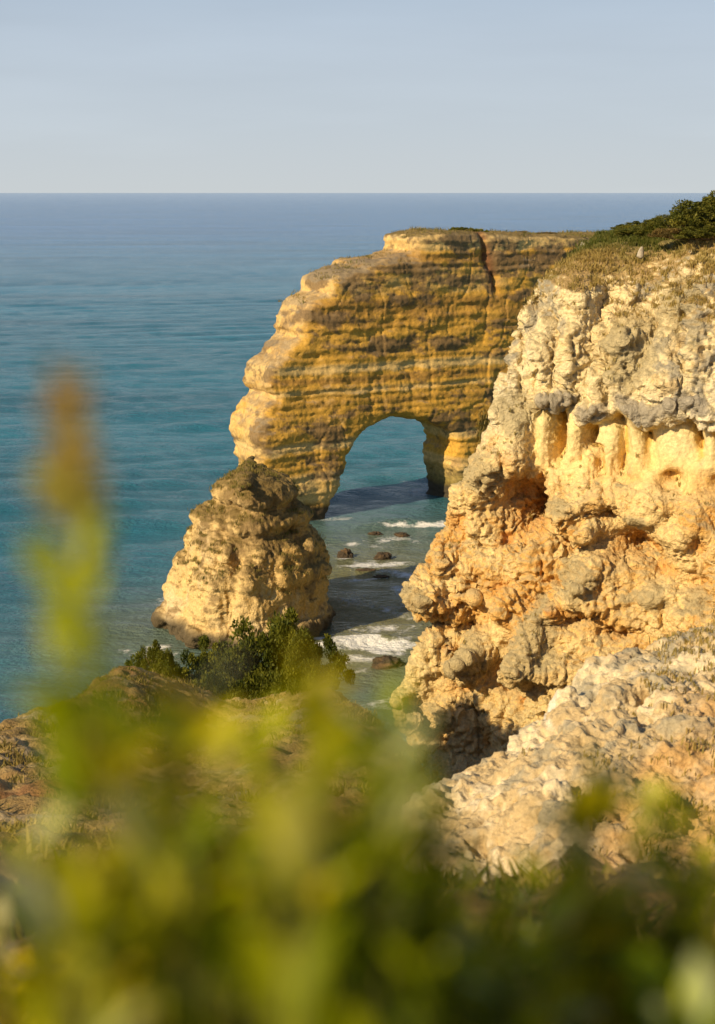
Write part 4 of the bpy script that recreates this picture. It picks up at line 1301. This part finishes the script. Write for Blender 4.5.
TOPS = [
    (104, 735, .62, 1, 'tall narrow blurred sprig just beside the foot of the rusty tipped stalk'),
    (18, 880, .75, 0, 'short blurred sprig in the bottom corner under the bare brown slope'),
    (52, 900, .6, 0, 'second blurred sprig from the corner, below the rusty tipped stalk'),
    (140, 800, .7, 0, 'blurred leafy clump in front of the brown slope, next to the narrow sprig'),
    (158, 830, .62, 0, 'shorter blurred clump below the small round bush of the bluff'),
    (182, 765, .9, 0, 'blurred leafy clump below the middling green bush of the bluff'),
    (208, 730, .68, 0, 'high blurred clump below the gap between the bluff bushes'),
    (238, 760, .6, 0, 'bright blurred clump below the tallest bush of the bluff'),
    (262, 735, .8, 0, 'slightly sharper clump directly under the tallest bush of the bluff'),
    (305, 655, .62, 1, 'tallest pale green blurred sprig, reaching up to the lip of the cove'),
    (312, 725, .7, 0, 'broad blurred clump round the foot of the tallest pale sprig'),
    (345, 760, .8, 0, 'blurred clump in front of the dark gully mouth'),
    (378, 742, .7, 1, 'slim blurred sprig standing before the dark gully beside the orange cliff foot'),
    (398, 800, .62, 0, 'blurred clump below the orange foot of the big cliff'),
    (428, 815, .8, 0, 'blurred clump hiding the lower tip of the pale rock ledge'),
    (465, 885, .9, 0, 'low clump where the pale ledge dips out of sight'),
    (505, 905, .8, 0, 'lowest clump in front of the middle of the pale ledge'),
    (553, 875, .95, 0, 'clump in front of the pale ledge, just below its brown grassy part'),
    (597, 805, .9, 0, 'highest clump in front of the brown grassy part of the ledge'),
    (640, 850, 1.0, 0, 'clump in the dip between the two high clumps before the ledge'),
    (682, 815, .95, 0, 'high clump before the ledge, last but one towards the edge'),
    (717, 800, .9, 0, 'last high clump before the ledge, cut by the edge of the picture')]
ri = random.Random(4)
for i, (px, py, d, kd, lab) in enumerate(TOPS):
    near_plant(px, py, d, NEARS if kd else NEAR[i % 4], ri.uniform(0, 6.28), lab, 1.0)
ORD = ['first', 'second', 'third', 'fourth', 'fifth', 'sixth', 'seventh', 'eighth', 'ninth', 'tenth', 'eleventh', 'twelfth', 'thirteenth', 'fourteenth', 'fifteenth', 'sixteenth', 'last but one', 'last']
WIDE = [near_plant_meshes(51 + i, 1.4, 14, 0.085, 0.035, 32, 0.34) for i in range(3)]
for i in range(18):
    px = -15 + 745 * (i + 0.5) / 18 + ri.uniform(-12, 12)
    near_plant(px, ri.uniform(870, 960) if px < 420 else ri.uniform(885, 950), ri.uniform(0.75, 1.5), WIDE[i % 3], ri.uniform(0, 6.28), ORD[i] + ' low sprig along the bottom edge, counted from below the tall stalk', 1.0)


def seed_spike(px, py, dist):
    tip = CAM + ray(px, py) * dist
    zg = float(land_z(np.array([tip[0]]), np.array([tip[1]]))[0])
    H = tip[2] - zg
    rng = np.random.default_rng(77)
    t = bpy.data.objects.new('flower_stalk', None); COL.objects.link(t); t.location = (tip[0], tip[1], zg)
    t['label'] = 'single tall blurred stalk with a rusty brown tip, rising alone against the sea'; t['category'] = 'plant'
    pts = np.array([[0.004 * math.sin(3 * q), 0.003 * math.cos(4 * q), H * q] for q in np.linspace(0, 1, 10)])
    V, Q = tube(pts, np.linspace(0.004, 0.0016, 10), 6)
    link('stem', new_mesh('stem', V, Q), M_STEM, t)
    # head: small buds round the top, leaves lower down growing wider
    def tuftset(n, z0, z1, l0, l1, el, name, mat, f0, f1, rad):
        q = rng.random(n); z = z0 + (z1 - z0) * q
        b = rng.uniform(0, 6.28, n); e = rng.uniform(*el, n)
        D = np.stack([np.cos(b) * np.cos(e), np.sin(b) * np.cos(e), np.sin(e)], 1)
        L_ = (l0 + (l1 - l0) * q) * rng.uniform(0.7, 1.2, n)
        C_ = np.stack([np.cos(b) * rad, np.sin(b) * rad, z], 1) + D * L_[:, None] * 0.5
        V, Q = leaf_quads(C_, D, rand_dirs(rng, n, 1.0), L_, L_ * 0.42)
        me = new_mesh(name, V, Q, False); set_fac(me, np.repeat(np.clip(f0 + (f1 - f0) * q + rng.normal(0, 0.12, n), 0, 1), 4))
        link(name, me, mat, t)
    tuftset(130, H - 0.065, H, 0.021, 0.012, (0.4, 1.3), 'seed_head', M_NEAR2, 0.8, 0.0, 0.003)
    tuftset(62, H - 0.22, H - 0.045, 0.042, 0.02, (0.6, 1.3), 'leaves', M_NEAR, 0.55, 0.85, 0.003)


seed_spike(66, 383, 0.62)
